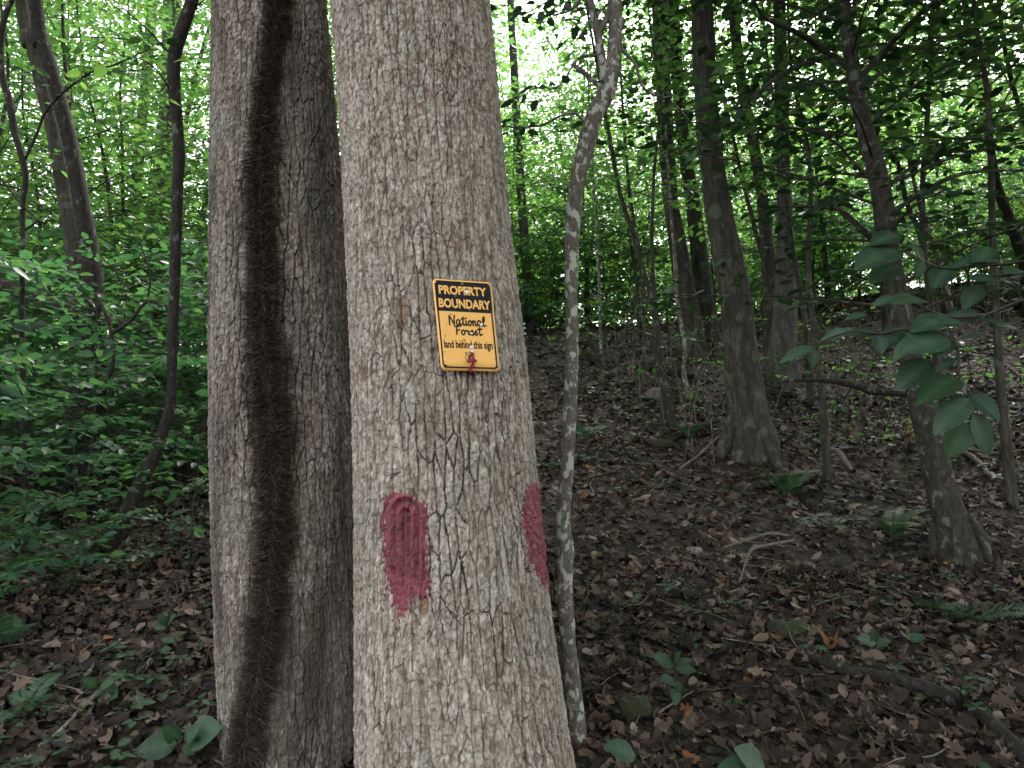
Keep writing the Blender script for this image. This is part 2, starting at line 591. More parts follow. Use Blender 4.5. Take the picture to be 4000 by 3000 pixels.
M_SIGN_Y = plain('sign_orange_yellow', (.90, .49, .13), .45, .4, .04, 30)
M_SIGN_K = plain('sign_black', (.006, .0066, .009), .5, .25, .05, 50)
M_WHITE = plain('white_nail', (.72, .72, .74), .4, .5, .05)
M_RUST = plain('weathered_nail', (.13, .115, .10), .6, .4, .2, 400)
M_TAPE = plain('crimson_tape', (.33, .018, .045), .35, .5, .2, 120)


def paint_mat():
    m, nt, b = new_mat('red_boundary_paint')
    tc = node(nt, 'ShaderNodeTexCoord').outputs['Object']
    n = node(nt, 'ShaderNodeTexNoise', {'Vector': tc, 'Scale': 60.0, 'Detail': 5.0, 'Roughness': .65}).outputs['Fac']
    c = ramp(nt, n, [(.3, (.07, .011, .017)), (.5, (.165, .021, .034)), (.72, (.26, .07, .08))])
    crk = attr(nt, 'crack')
    c = mixc(nt, math_n(nt, 'MULTIPLY', crk, 0.9), c, (.03, .010, .011))
    nt.links.new(c, b.inputs['Base Color'])
    b.inputs['Roughness'].default_value = 0.55
    n2 = node(nt, 'ShaderNodeTexNoise', {'Vector': tc, 'Scale': 220.0, 'Detail': 3.0}).outputs['Fac']
    bp = node(nt, 'ShaderNodeBump', {'Height': n2, 'Strength': 0.5, 'Distance': 0.004})
    nt.links.new(bp.outputs[0], b.inputs['Normal'])
    return m


M_PAINT = paint_mat()


def hair_mat():
    m, nt, b = new_mat('vine_root_hair')
    r = attr(nt, 'rnd')
    c = ramp(nt, r, [(0, (.019, .0142, .0120)), (.6, (.056, .040, .032)), (.93, (.11, .082, .07)), (1, (.2, .16, .135))])
    nt.links.new(c, b.inputs['Base Color'])
    b.inputs['Roughness'].default_value = 0.7
    b.inputs['Specular IOR Level'].default_value = 0.2
    return m


M_HAIR = hair_mat()

# ------------------------------------------------------------------ ground
GP = [Py(*a) for a in [(2290, 2900, 2.6), (2950, 1770, 6.0), (3780, 2190, 4.3), (400, 2150, 4.4), (300, 3050, 2.3), (1000, 3050, 2.4),
                       (3300, 3050, 2.35), (2650, 1400, 8.6), (3050, 1500, 7.8), (3700, 1190, 10.0), (3000, 1280, 10.0), (2150, 1340, 9.0),
                       (700, 1830, 7.0), (200, 1480, 10.5), (1000, 1500, 10.0), (3950, 1600, 6.6), (2500, 2200, 4.2), (3200, 2500, 3.3), (1820, 3350, 2.2),
                       (600, 2500, 3.3)]]
GP += [np.array(p) for p in [(0, 0, .1), (3, 0, .2), (-3, 0, .1), (0, -8, -1.0), (8, -6, -.5), (-8, -6, -1.0), (0, 15, 3.4), (10, 15, 4.6), (-10, 15, 3.2),
                             (0, 26, 2.6), (18, 26, 3.4), (-18, 26, 2.8), (0, 60, -2), (40, 60, -2), (-40, 60, -2), (30, 10, 4.2), (-30, 8, 1.8), (-8, 5, 1.15), (8, 4, 1.25)]]
GP = np.array(GP)


def _tps(r2):
    return 0.5 * r2 * np.log(r2 + 1e-9)


_n = len(GP)
_A = np.zeros((_n + 3, _n + 3))
_A[:_n, :_n] = _tps(((GP[:, None, :2] - GP[None, :, :2]) ** 2).sum(-1)) + np.eye(_n) * 0.15
_A[:_n, _n:] = np.column_stack([np.ones(_n), GP[:, :2]])
_A[_n:, :_n] = _A[:_n, _n:].T
_W = np.linalg.solve(_A, np.concatenate([GP[:, 2], np.zeros(3)]))


def gh(x, y, rough=True):
    x, y = np.atleast_1d(np.asarray(x, dtype=np.float64)), np.atleast_1d(np.asarray(y, dtype=np.float64))
    xc, yc = np.clip(x, -45, 45), np.clip(y, -12, 62)
    P = np.column_stack([xc.ravel(), yc.ravel()])
    z = _tps(((P[:, None, :] - GP[None, :, :2]) ** 2).sum(-1)) @ _W[:_n] + _W[_n] + P @ _W[_n + 1:]
    if rough:
        q = np.column_stack([P, np.zeros(len(P))])
        z = z + 0.05 * fbm(q * 1.3, 3, 5) + 0.015 * fbm(q * 7, 2, 9)
    return z.reshape(x.shape)


def g1(x, y):
    return float(gh(x, y)[0])


def gpt(u, v, y0=2.0, y1=30.0):
    """where the pixel's ray meets the ground"""
    ys = np.linspace(y0, y1, 900)
    d = ray(u, v)
    p = CAM[None] + d[None] * (ys / d[1])[:, None]
    dz = p[:, 2] - gh(p[:, 0], p[:, 1])
    k = np.argmax(dz < 0) if (dz < 0).any() else len(ys) - 1
    return p[k]


def build_ground():
    r = np.concatenate([np.linspace(-14, 16, 301), np.linspace(16.5, 60, 60), [80, 120, 200]])
    s = np.concatenate([[-200, -110, -70], np.linspace(-45, -12.5, 45), np.linspace(-12, 12, 241), np.linspace(12.5, 45, 45), [70, 110, 200]])
    X, Y = np.meshgrid(s, r)
    Z = np.zeros_like(X)
    for i in range(0, len(r), 20):
        Z[i:i + 20] = gh(X[i:i + 20], Y[i:i + 20])
    n, m = X.shape
    V = np.column_stack([X.ravel(), Y.ravel(), Z.ravel()])
    i = np.arange(n - 1)[:, None] * m
    j = np.arange(m - 1)[None]
    q = np.stack([i + j, i + j + 1, i + m + j + 1, i + m + j], -1).reshape(-1, 4)
    o = link('ground', make_mesh('ground', V, [q], M_SOIL))
    tag(o, 'dark brown sloping forest floor under the leaf litter', 'ground', kind='structure')


build_ground()


# ------------------------------------------------------------------ the two big trunks
def big_trunk(edges, y0, lean, ztop, cell, seed, mat, rough=1.0, back=60, front=660, dz=.0021):
    """edges: (v, left u, right u) rows read off the photograph. Returns object data for the displaced trunk."""
    E = np.array(edges, dtype=np.float64)
    C, R = [], []
    for v, ul, ur in E:
        uc = (ul + ur) / 2
        p = Py(uc, v, y0)
        yy = y0 + lean * (p[2] - 1.4)
        a, b = Py(ul, v, yy), Py(ur, v, yy)
        p = Py(uc, v, yy)
        hw = np.linalg.norm(b - a) / 2
        dist = np.linalg.norm(p - CAM)
        R.append(hw / math.sqrt(1 + (hw / dist) ** 2))
        C.append(p)
    C, R = np.array(C), np.array(R)
    o = np.argsort(C[:, 2])
    C, R = C[o], R[o]
    zb = C[0, 2]
    zv = C[-1, 2]
    z = np.concatenate([np.arange(zb, zv, dz), np.arange(zv, zv + .6, .006), np.arange(zv + .6, ztop, .05)])
    sl = (C[-1] - C[-3]) / (C[-1, 2] - C[-3, 2])
    Q = crom(np.column_stack([C, R]), 400)
    cx = np.interp(z, Q[:, 2], Q[:, 0])
    cyy = np.interp(z, Q[:, 2], Q[:, 1])
    rr = np.interp(z, Q[:, 2], Q[:, 3])
    ex = np.maximum(z - zv, 0)
    cx += sl[0] * ex
    cyy += sl[1] * ex
    rr = np.maximum(rr - 0.016 * ex, .06)
    # angle 0 = towards the camera; finer spacing on the front
    th = np.concatenate([np.linspace(-1.85, 1.85, front), np.linspace(1.85, 2 * np.pi - 1.85, back + 2)[1:-1]])
    nz, nt_ = len(z), len(th)
    TH, ZZ = np.meshgrid(th, z)
    Rm = R.mean()
    RR = rr[:, None] * np.ones_like(TH)
    # gentle lobes: a trunk is not a perfect cylinder
    k = np.column_stack([(np.cos(TH) * 1.2).ravel(), (np.sin(TH) * 1.2).ravel(), (ZZ * .55).ravel()])
    RR = RR * (1 + 0.016 * fbm(k, 2, seed).reshape(TH.shape))
    per = 2 * np.pi * Rm
    s = (np.mod(TH, 2 * np.pi) * Rm).ravel()
    zz = ZZ.ravel()
    n3 = np.column_stack([np.cos(TH).ravel() * Rm, np.sin(TH).ravel() * Rm, zz])
    w1 = fbm(n3 * np.array([14, 14, 5]), 3, seed + 3)
    w2 = fbm(n3 * np.array([45, 45, 22]), 2, seed + 4)
    w3 = fbm(n3 * np.array([14, 14, 8]), 2, seed + 5)
    w4 = fbm(n3 * np.array([150, 150, 120]), 2, seed + 6)
    # long furrows
    nx1 = int(round(per / cell))
    f1, id1, ox1, oz1 = worley(s + .006 * w1 + .003 * w2 + .0022 * w4, zz + .05 * w3 + .004 * w4, per / nx1, cell * 5.0, nx1, seed + 10)
    # plates
    nx2 = int(round(per / (cell * .6)))
    f2, id2, ox2, oz2 = worley(s + .004 * w1 + .004 * w2 + .002 * w4, zz + .012 * w3 + .006 * w2 + .003 * w4, per / nx2, cell * 1.35, nx2, seed + 20)
    # flakes
    nx3 = int(round(per / .0075))
    f3, id3, ox3, oz3 = worley(s + .0035 * w2 + .0015 * w4, zz + .005 * w2 + .002 * w4, per / nx3, .0175, nx3, seed + 30)
    mod = sstep(-.30, .35, fbm(n3 * np.array([4, 4, 2.2]), 3, seed + 40))
    mod2 = sstep(-.25, .4, fbm(n3 * np.array([5, 5, 4]), 2, seed + 41))
    brk = sstep(-.45, .1, fbm(n3 * np.array([22, 22, 9]), 2, seed + 42))
    k1 = sstep(.0015 + .0018 * mod, .0003, f1) * (.42 + .58 * mod) * (.2 + .8 * brk)
    k2 = sstep(.0018, .0003, f2) * (.22 + .52 * mod2) * sstep(.25, .55, np.mod(id2 * 7.3, 1)) * brk
    crack = np.maximum(k1, k2 * .8)
    streak = fbm(n3 * np.array([75, 75, 6]), 3, seed + 53)
    h = -.0060 * k1 * rough - .0036 * k2 * rough
    h += .0016 * sstep(0, .009, f1) * mod * rough
    h += .0022 * (id2 - .5) * rough - .0024 * oz2 * rough * (id2 > .45)         # plates lip outwards at the bottom
    h += .0026 * (id3 - .5) * rough - .0024 * oz3 * (id3 > .45)
    h += .0016 * streak - .0014 * sstep(.004, 0, f1) + .0022 * fbm(n3 * np.array([30, 30, 12]), 3, seed + 50) + .0018 * fbm(n3 * np.array([170, 170, 100]), 2, seed + 51)
    fine = np.repeat(z < zv + .6, nt_)
    h = np.where(fine, h, h * .5)
    spot = fbm(n3 * np.array([120, 120, 70]), 2, seed + 52)
    plate = np.clip(.5 + .34 * (id3 - .5) + .20 * (id2 - .5) + .24 * (id1 - .5) + .34 * spot + .38 * streak - .30 * sstep(.004, 0, f1), 0, 1)
    li = fbm(n3 * np.array([34, 34, 14]), 3, seed + 60)
    li2 = fbm(n3 * np.array([110, 110, 70]), 2, seed + 61)
    lich = sstep(.22, .5, li * .5 + li2 * .55 + .45 * (id3 - .5)) * (1 - crack)
    N = np.column_stack([np.sin(TH).ravel(), -np.cos(TH).ravel(), np.zeros(TH.size)])
    B0 = np.column_stack([np.repeat(cx, nt_), np.repeat(cyy, nt_), zz]) + N * RR.ravel()[:, None]
    u, v = project(B0)
    front_ok = (np.abs(TH) < 1.6).ravel()
    return dict(B=B0, N=N, h=h, crack=crack, plate=plate, lich=lich, u=u, v=v, nt=nt_, nz=nz, front=front_ok, mat=mat, n3=n3,
                cx=cx, cy=cyy, r=rr, z=z, flake=id3)


def grid_quads(nz, nt_):
    i = np.arange(nz - 1)[:, None] * nt_
    j = np.arange(nt_)[None]
    j2 = (j + 1) % nt_
    return np.stack([i + j, i + j2, i + nt_ + j2, i + nt_ + j], -1).reshape(-1, 4)


MAIN_EDGES = [(-120, 1290, 1905), (0, 1298, 1916), (400, 1326, 1952), (904, 1352, 1998), (1446, 1377, 2064), (1898, 1386, 2106), (2350, 1389, 2152),
              (2712, 1390, 2202), (3000, 1392, 2250), (3300, 1380, 2330), (3560, 1350, 2440)]
LEFT_EDGES = [(-120, 848, 1255), (0, 846, 1269), (542, 839, 1316), (904, 835, 1341), (1265, 833, 1356), (1627, 833, 1370), (2170, 846, 1392),
              (2531, 859, 1400), (3000, 882, 1412), (3250, 880, 1425), (3450, 850, 1450)]
A = big_trunk(MAIN_EDGES, 2.27, .05, 8.0, .026, 3, M_BARK_A)
Bt = big_trunk(LEFT_EDGES, 2.62, .03, 8.5, .027, 23, M_BARK_B, 1.1)


def in_shape(u, v, outline):
    """signed inside test for a polygon in photo pixels (even-odd)"""
    o = np.array(outline, dtype=np.float64)
    ins = np.zeros(u.shape, dtype=bool)
    for k in range(len(o)):
        x1, y1 = o[k]
        x2, y2 = o[(k + 1) % len(o)]
        c = ((y1 > v) != (y2 > v))
        xx = (x2 - x1) * (v - y1) / (y2 - y1 + 1e-9) + x1
        ins ^= c & (u < xx)
    return ins


# the healed blaze under the left paint mark: nested arches grown into the bark
bu, bv = (A['u'] - 1585), A['v']
sel = (np.abs(bu) < 140) & (bv > 1880) & (bv < 2440) & A['front']
arch = np.where(bv < 2010, np.hypot(bu, (bv - 2010) * .85), np.abs(bu))
ridge = np.cos(arch / 34.0 * 2 * np.pi + 1.1 + .5 * fbm(A['n3'] * 20, 2, 77)) * sstep(105, 60, arch) * sstep(1890, 1940, bv) * sstep(2360, 2200, bv)
A['h'] = np.where(sel, A['h'] * (1 - .55 * sstep(110, 70, arch)) + .0045 * ridge, A['h'])
A['crack'] = np.where(sel, np.maximum(A['crack'] * .6, .9 * sstep(-.6, -1.0, ridge)), A['crack'])
# bare brown scars where plates have come off
scar = np.zeros(len(A['u']))
nzA = fbm(A['n3'] * np.array([60, 60, 25]), 2, 88)
for cu, cv, ru, rv in [(1578, 1215, 22, 50), (1885, 1000, 18, 30), (1395, 1010, 12, 30), (1420, 1460, 14, 24), (1660, 2370, 18, 42), (1690, 1372, 12, 10), (1562, 1275, 14, 40)]:
    d = np.hypot((A['u'] - cu) / ru, (A['v'] - cv) / rv)
    scar = np.maximum(scar, sstep(1.15, .85, d + .75 * nzA) * A['front'])
A['h'] = A['h'] - .004 * scar
A['lich'] = A['lich'] * (1 - scar)


def finish_trunk(T, root):
    B = T['B'] + T['N'] * T['h'][:, None]
    T['D'] = B
    me = make_mesh('trunk', B, [grid_quads(T['nz'], T['nt'])], T['mat'], {'crack': T['crack'], 'plate': T['plate'], 'lichen': T['lich'], 'scar': T.get('scar', np.zeros(len(B)))})
    return link('trunk', me, root)


A['scar'] = scar
oak = thing('oak_tree', 'thick grey barked oak carrying the yellow sign and red paint marks', 'tree')
finish_trunk(A, oak)
oak2 = thing('oak_tree', 'mossier big trunk with a hairy vine running up it', 'tree')
finish_trunk(Bt, oak2)


def blaze(outline, ragged, seed):
    o = np.array(outline, dtype=np.float64)
    lo, hi = o.min(0) - 40, o.max(0) + 40
    k = np.flatnonzero((A['u'] > lo[0]) & (A['u'] < hi[0]) & (A['v'] > lo[1]) & (A['v'] < hi[1]) & A['front'])
    u, v, n3 = A['u'][k], A['v'][k], A['n3'][k]
    dist = np.full(len(k), 1e9)
    for j in range(len(o)):
        p, q = o[j], o[(j + 1) % len(o)]
        t = np.clip(((u - p[0]) * (q[0] - p[0]) + (v - p[1]) * (q[1] - p[1])) / max(((q - p) ** 2).sum(), 1e-6), 0, 1)
        dist = np.minimum(dist, np.hypot(u - p[0] - t * (q[0] - p[0]), v - p[1] - t * (q[1] - p[1])))
    dist = np.where(in_shape(u, v, outline), dist, -dist)
    n = .6 * fbm(n3 * np.array([75, 75, 22]), 3, seed) + .75 * fbm(n3 * np.array([260, 260, 130]), 2, seed + 1)
    low = sstep(o[:, 1].max() - 190, o[:, 1].max() - 20, v)
    rag = ragged * (1 + 1.2 * low)
    val = dist / rag + 2.3 * n - .35 * low - 1.1 * (A['crack'][k] > .8) * (dist < 40) + .5 * (A['flake'][k] - .5)
    ins = np.zeros(len(A['u']), dtype=bool)
    ins[k] = (val > -.30) & ((n > -.62) | (dist > 45)) & (n > -.85)
    Q = grid_quads(A['nz'], A['nt'])
    keep = ins[Q].sum(1) >= 3
    q = Q[keep]
    used, inv = np.unique(q, return_inverse=True)
    V = A['D'][used] + A['N'][used] * .0007
    me = make_mesh('paint_blaze', V, [inv.reshape(-1, 4)], M_PAINT, {'crack': A['crack'][used]})
    return link('paint_blaze', me, oak)


blaze([(1497, 1945), (1520, 1930), (1575, 1925), (1600, 1932), (1625, 1955), (1660, 1962), (1672, 1985), (1664, 2100), (1668, 2200), (1672, 2290),
       (1660, 2325), (1610, 2330), (1610, 2390), (1545, 2410), (1525, 2330), (1508, 2250), (1497, 2080)], 15, 301)
blaze([(2052, 1925), (2068, 1893), (2092, 1890), (2110, 1915), (2135, 2000), (2160, 2180), (2180, 2300), (2140, 2300), (2100, 2260), (2060, 2180), (2045, 2080), (2043, 1990)], 9, 331)


def surf(T, u, v):
    """point and outward normal of a trunk's surface shown at pixel (u, v)"""
    m = T['front']
    idx = np.flatnonzero(m)
    k = idx[np.argmin((T['u'][idx] - u) ** 2 + (T['v'][idx] - v) ** 2)]
    return T['B'][k], T['N'][k]


# ------------------------------------------------------------------ hairy vine on the left trunk
def hairy_vine():
    cr = 0.904
    pts = [(1180, -1900, 74), (1188, -1100, 82), (1194, -500, 88), (1192, -60, 90), (1190, 0, 90), (1185, 150, 92), (1165, 300, 92), (1147, 430, 92), (1136, 600, 112), (1130, 800, 115), (1130, 950, 118), (1135, 1100, 116),
           (1140, 1300, 126), (1148, 1500, 140), (1165, 1709, 148), (1175, 1859, 148), (1185, 2009, 142), (1185, 2159, 132), (1183, 2309, 126), (1170, 2459, 128),
           (1160, 2609, 130), (1145, 2759, 134), (1125, 2909, 130), (1097, 3059, 130), (1075, 3209, 130), (1050, 3319, 130), (1020, 3500, 130)]
    P, W, Ns = [], [], []
    for x, y, w in pts:
        p, n = surf(Bt, x * cr, y * cr)
        P.append(p + n * .012)
        Ns.append(n)
        W.append(w * cr / F * 2.4)
    Q = crom(np.column_stack([P, Ns, W]), 400)
    C, N, W = Q[:, :3], nrmz(Q[:, 3:6]), Q[:, 6]
    root = thing('hairy_vine', 'dark brown hairy climbing vine clinging to the left big trunk', 'vine', C[0])
    org = C[0]
    mb = MB()
    V, pol = tube(C - N * .004, W * .24, 10, 400, .12, (30, 30, 12), 5)
    mb.add(V, pol)
    link('stem', mb.mesh('stem', M_TWIG, origin=org), root)
    # root hairs: thin curling strips leaving the stem sideways and outwards
    n = 26000
    t = RNG.random(n) * 398
    i = t.astype(int)
    f = (t - i)[:, None]
    c = C[i] * (1 - f) + C[i + 1] * f
    nn = nrmz(N[i] * (1 - f) + N[i + 1] * f)
    w = W[i]
    T = nrmz(C[i + 1] - C[i])
    T[T[:, 2] < 0] *= -1
    S = np.cross(nn, T)
    ang = (RNG.random(n) - .5) * np.pi * 1.05
    clump = fbm(np.column_stack([i * .12, np.zeros(n), np.sign(ang)]), 2, 9)
    d0 = nn * np.cos(ang)[:, None] + S * np.sin(ang)[:, None]
    base = c + d0 * (w * .2)[:, None]
    L = w * (.255 + .17 * RNG.random(n) + .11 * clump) * (.45 + .7 * np.abs(np.sin(ang)))
    L = np.where(RNG.random(n) > .96, L * 1.5, L)
    bend = RNG.normal(0, .55, (n, 1)) + .1
    wob = RNG.normal(0, .5, (n, 1))
    K = 5
    rows = []
    for k in range(K):
        s = k / (K - 1)
        dirn = d0 * s + T * (bend * s * s * .8) + S * (np.sign(np.sin(ang))[:, None] * .35 * s * s) - nn * (.45 * s ** 3 * np.abs(np.sin(ang)))[:, None] + np.cross(d0, T) * wob * .25 * math.sin(3 * s)
        p = base + dirn * L[:, None]
        wid = (.0011 * (1 - .6 * s)) * nrmz(np.cross(T, d0) + T * RNG.normal(0, 1, (n, 1)))
        rows.append(p + wid)
        rows.append(p - wid)
    V = np.stack(rows, 1).reshape(-1, 3) - org
    off = (np.arange(n) * 2 * K)[:, None, None]
    fc = np.array([[2 * k, 2 * k + 1, 2 * k + 3, 2 * k + 2] for k in range(K - 1)])
    me = make_mesh('root_hair', V, [(fc[None] + off).reshape(-1, 4)], M_HAIR, {'rnd': np.repeat(RNG.random(n), 2 * K)})
    tag(link('root_hair', me, root), kind='stuff')


hairy_vine()


# ------------------------------------------------------------------ the sign
def build_sign():
    TL, TR, BL, BR = (1688.5, 1087.5), (1918.5, 1103.5), (1724.0, 1446.0), (1953.0, 1451.5)
    c, n = surf(A, 1821, 1272)
    best = None
    yaw0 = math.atan2(n[0], -n[1])
    for ya in np.radians(np.arange(4, 40, 1.0)):
        for pi in np.radians(np.arange(-4, 34, 1.0)):
            nn = np.array([math.sin(ya) * math.cos(pi), -math.cos(ya) * math.cos(pi), math.sin(pi)])
            q = []
            for uv in (TL, TR, BL, BR):
                d = ray(*uv)
                q.append(CAM + d * (((c - CAM) @ nn) / (d @ nn)))
            e1, e2, e3, e4 = q[1] - q[0], q[2] - q[0], q[3] - q[2], q[3] - q[1]
            dot = abs(nrmz(e1) @ nrmz(e2)) + abs(nrmz(e3) @ nrmz(e4)) + abs(np.linalg.norm(e1) / np.linalg.norm(e3) - 1) + abs(np.linalg.norm(e2) / np.linalg.norm(e4) - 1)
            cost = dot + .25 * abs(ya - yaw0) + .25 * abs(pi - math.radians(8))
            if best is None or cost < best[0]:
                best = (cost, nn, ya, pi)
    nn = best[1]
    c2 = c + nn * .017
    q = []
    for uv in (TL, TR, BL, BR):
        d = ray(*uv)
        q.append(CAM + d * (((c2 - CAM) @ nn) / (d @ nn)))
    q = np.array(q)
    W, H = np.linalg.norm(q[1] - q[0]), np.linalg.norm(q[2] - q[0])
    print('SIGN yaw %.1f pitch %.1f size %.3f x %.3f' % (math.degrees(best[2]), math.degrees(best[3]), W, H))

    def S(x, y, h=0.0):
        """x right 0..1, y down 0..1, h metres out of the panel; a slight bow round the trunk"""
        x, y = np.asarray(x, dtype=np.float64)[..., None], np.asarray(y, dtype=np.float64)[..., None]
        p = q[0] * (1 - x) * (1 - y) + q[1] * x * (1 - y) + q[2] * (1 - x) * y + q[3] * x * y
        return p + nn * (np.asarray(h)[..., None] if np.ndim(h) else h)
    org = S(.5, .5)
    root = thing('boundary_sign', 'orange yellow and black metal boundary sign nailed to the oak trunk', 'sign', org)
    asp = H / W

    def rrect(x0, y0, x1, y1, r, k=7):
        """rounded rectangle outline; r as a share of the width"""
        out = []
        ry = r / asp
        for cx_, cy_, a0 in ((x1 - r, y0 + ry, -90), (x1 - r, y1 - ry, 0), (x0 + r, y1 - ry, 90), (x0 + r, y0 + ry, 180)):
            for t in np.linspace(a0, a0 + 90, k):
                out.append((cx_ + r * math.cos(math.radians(t)), cy_ + ry * math.sin(math.radians(t))))
        return np.array(out)

    def sheet(name, outline, h, mat, thick=0.0, hole=None, grid=None):
        o = np.array(outline)
        n_ = len(o)
        if hole is not None:
            hl = np.array(hole)
            V = np.vstack([S(o[:, 0], o[:, 1], h), S(hl[:, 0], hl[:, 1], h)])
            i = np.arange(n_)
            i2 = (i + 1) % n_
            f = [np.stack([i, i2, n_ + i2, n_ + i], -1)]
        else:
            # concentric rings so the sheet can follow the bow
            cxy = o.mean(0)
            rings = [1, .8, .6, .4, .2]
            V = np.vstack([S((cxy + (o - cxy) * s)[:, 0], (cxy + (o - cxy) * s)[:, 1], h) for s in rings] + [S(cxy[0:1], cxy[1:2], h)])
            i = np.arange(n_)
            i2 = (i + 1) % n_
            f = [np.concatenate([np.stack([k * n_ + i, k * n_ + i2, (k + 1) * n_ + i2, (k + 1) * n_ + i], -1) for k in range(len(rings) - 1)]),
                 np.stack([(len(rings) - 1) * n_ + i, (len(rings) - 1) * n_ + i2, np.full(n_, len(rings) * n_)], -1)]
            if thick:
                b0 = len(V)
                V = np.vstack([V, S(o[:, 0], o[:, 1], h - thick)])
                f[0] = np.concatenate([f[0], np.stack([i2, i, b0 + i, b0 + i2], -1)])
        me = make_mesh(name, V - org, f, mat, smooth=False)
        return link(name, me, root)
    sheet('panel', rrect(0, 0, 1, 1, .07), 0, M_SIGN_Y, .0016)
    sheet('header_band', np.vstack([rrect(.026, .016, .974, .9, .062)[:7], [(.974, .356), (.6, .356), (.3, .356), (.026, .356)], rrect(.026, .016, .974, .9, .062)[21:]]), .0004, M_SIGN_K)
    sheet('border_line', rrect(.030, .05, .970, .975, .062), .0003, M_SIGN_K, hole=rrect(.056, .067, .944, .957, .045))

    def strokes(name, lines, r, h, mat):
        """lettering drawn as round-ended strokes in sign coordinates (x and y both as shares of the width/height)"""
        mb = MB()
        for ln in lines:
            L = crom(np.array(ln, dtype=np.float64), max(6, len(ln) * 5)) if len(ln) > 2 else crom(np.array(ln, dtype=np.float64), 5)
            P = np.column_stack([L[:, 0], L[:, 1] * asp])
            T_ = nrmz(np.gradient(P, axis=0))
            Nn = np.column_stack([-T_[:, 1], T_[:, 0]])
            a, b = P + Nn * r, P - Nn * r
            V = np.vstack([a, b])
            m = len(P)
            i = np.arange(m - 1)
            mb.add(S(V[:, 0], V[:, 1] / asp, h), [np.stack([i, i + 1, m + i + 1, m + i], -1)])
            for e in (P[0], P[-1]):
                t = np.linspace(0, 2 * np.pi, 10, endpoint=False)
                cc = e + np.column_stack([np.cos(t), np.sin(t)]) * r
                mb.add(S(cc[:, 0], cc[:, 1] / asp, h + .00006), [np.arange(10)[None]])
            h += .00003
        return link(name, mb.mesh(name, mat, False, org), root)

    def text(name, body, x0, x1, y0, y1, h, mat, bold=.0):
        cu = bpy.data.curves.new('lettering', 'FONT')
        cu.body = body
        cu.offset = bold
        cu.resolution_u = 3
        ob = bpy.data.objects.new('lettering_source', cu)
        COL.objects.link(ob)
        dg = bpy.context.evaluated_depsgraph_get()
        me0 = bpy.data.meshes.new_from_object(ob.evaluated_get(dg))
        co = np.zeros(len(me0.vertices) * 3)
        me0.vertices.foreach_get('co', co)
        co = co.reshape(-1, 3)
        pl = [list(p.vertices) for p in me0.polygons]
        bpy.data.objects.remove(ob)
        lo = co[:, :2].min(0)
        hi = co[:, :2].max(0)
        base_lo, base_hi = (0 - bold, .0)
        X = x0 + (co[:, 0] - lo[0]) / (hi[0] - lo[0]) * (x1 - x0)
        Yv = y1 - (co[:, 1] - lo[1]) / (hi[1] - lo[1]) * (y1 - y0)
        V = S(X, Yv, h) - org
        byk = {}
        for p in pl:
            byk.setdefault(len(p), []).append(p)
        me = make_mesh('lettering', V, [np.array(v_) for v_ in byk.values()], mat, smooth=False)
        return link(name, me, root)
    text('lettering', 'PROPERTY', .085, .895, .068, .168, .0008, M_SIGN_Y, .035)
    text('lettering', 'BOUNDARY', .065, .945, .214, .318, .0008, M_SIGN_Y, .035)
    text('lettering', 'land behind this sign', .085, .915, .672, .785, .0005, M_SIGN_K, .028)
    text('lettering', '54.2', .068, .125, .945, .955, .0005, M_SIGN_K, .0)
    # brush script, drawn stroke by stroke: x advance in letter widths, baseline 1, x-height .45, cap height 0
    def script(word, x, y0, y1, wd, slant=.0):
        G = {
            'N': ([[(.02, 1), (.02, .5), (.05, .02)], [(.05, .02), (.35, .55), (.58, .98)], [(.58, .98), (.6, .4), (.68, -.04)]], .80),
            'F': ([[(.05, .06), (.35, .04), (.75, -.02)], [(.28, .06), (.24, .5), (.22, 1.0)], [(.24, .5), (.42, .48), (.56, .44)]], .72),
            'a': ([[(.48, .5), (.25, .42), (.05, .7), (.15, .98), (.36, .85), (.48, .5)], [(.48, .5), (.44, .85), (.54, 1.0), (.70, .85)]], .64),
            't': ([[(.26, .1), (.22, .6), (.24, .95), (.36, 1.0), (.50, .85)], [(.02, .34), (.25, .30), (.50, .26)]], .46),
            'i': ([[(.14, .48), (.12, .8), (.18, 1.0), (.36, .85)], [(.19, .22), (.21, .20)]], .34),
            'o': ([[(.26, .45), (.06, .65), (.12, .98), (.34, .95), (.42, .65), (.26, .45), (.40, .55), (.58, .56)]], .54),
            'n': ([[(.08, .5), (.10, .75), (.08, 1.0)], [(.08, .8), (.24, .48), (.38, .55), (.36, .85), (.44, 1.0), (.60, .85)]], .58),
            'l': ([[(.04, .85), (.30, .4), (.32, .0), (.16, .15), (.12, .7), (.20, 1.0), (.46, .92)]], .46),
            'r': ([[(.06, .55), (.12, .48), (.14, .58), (.34, .55), (.28, .8), (.36, 1.0), (.52, .85)]], .50),
            'e': ([[(.06, .78), (.32, .66), (.26, .46), (.08, .62), (.08, .9), (.24, 1.02), (.46, .82)]], .46),
            's': ([[(.02, .85), (.24, .44), (.22, .62), (.36, .85), (.22, 1.02), (.06, .92)]], .40),
        }
        out, px = [], x
        tot = sum(G[ch][1] for ch in word)
        k = wd / tot
        for ch in word:
            for ln in G[ch][0]:
                out.append([(px + a * k + slant * (1 - b) * k, y0 + b * (y1 - y0)) for a, b in ln])
            px += G[ch][1] * k
        return out
    strokes('lettering', script('National', .21, .402, .505, .62), .0118, .0005, M_SIGN_K)
    strokes('lettering', script('Forest', .285, .515, .608, .46), .0125, .0005, M_SIGN_K)
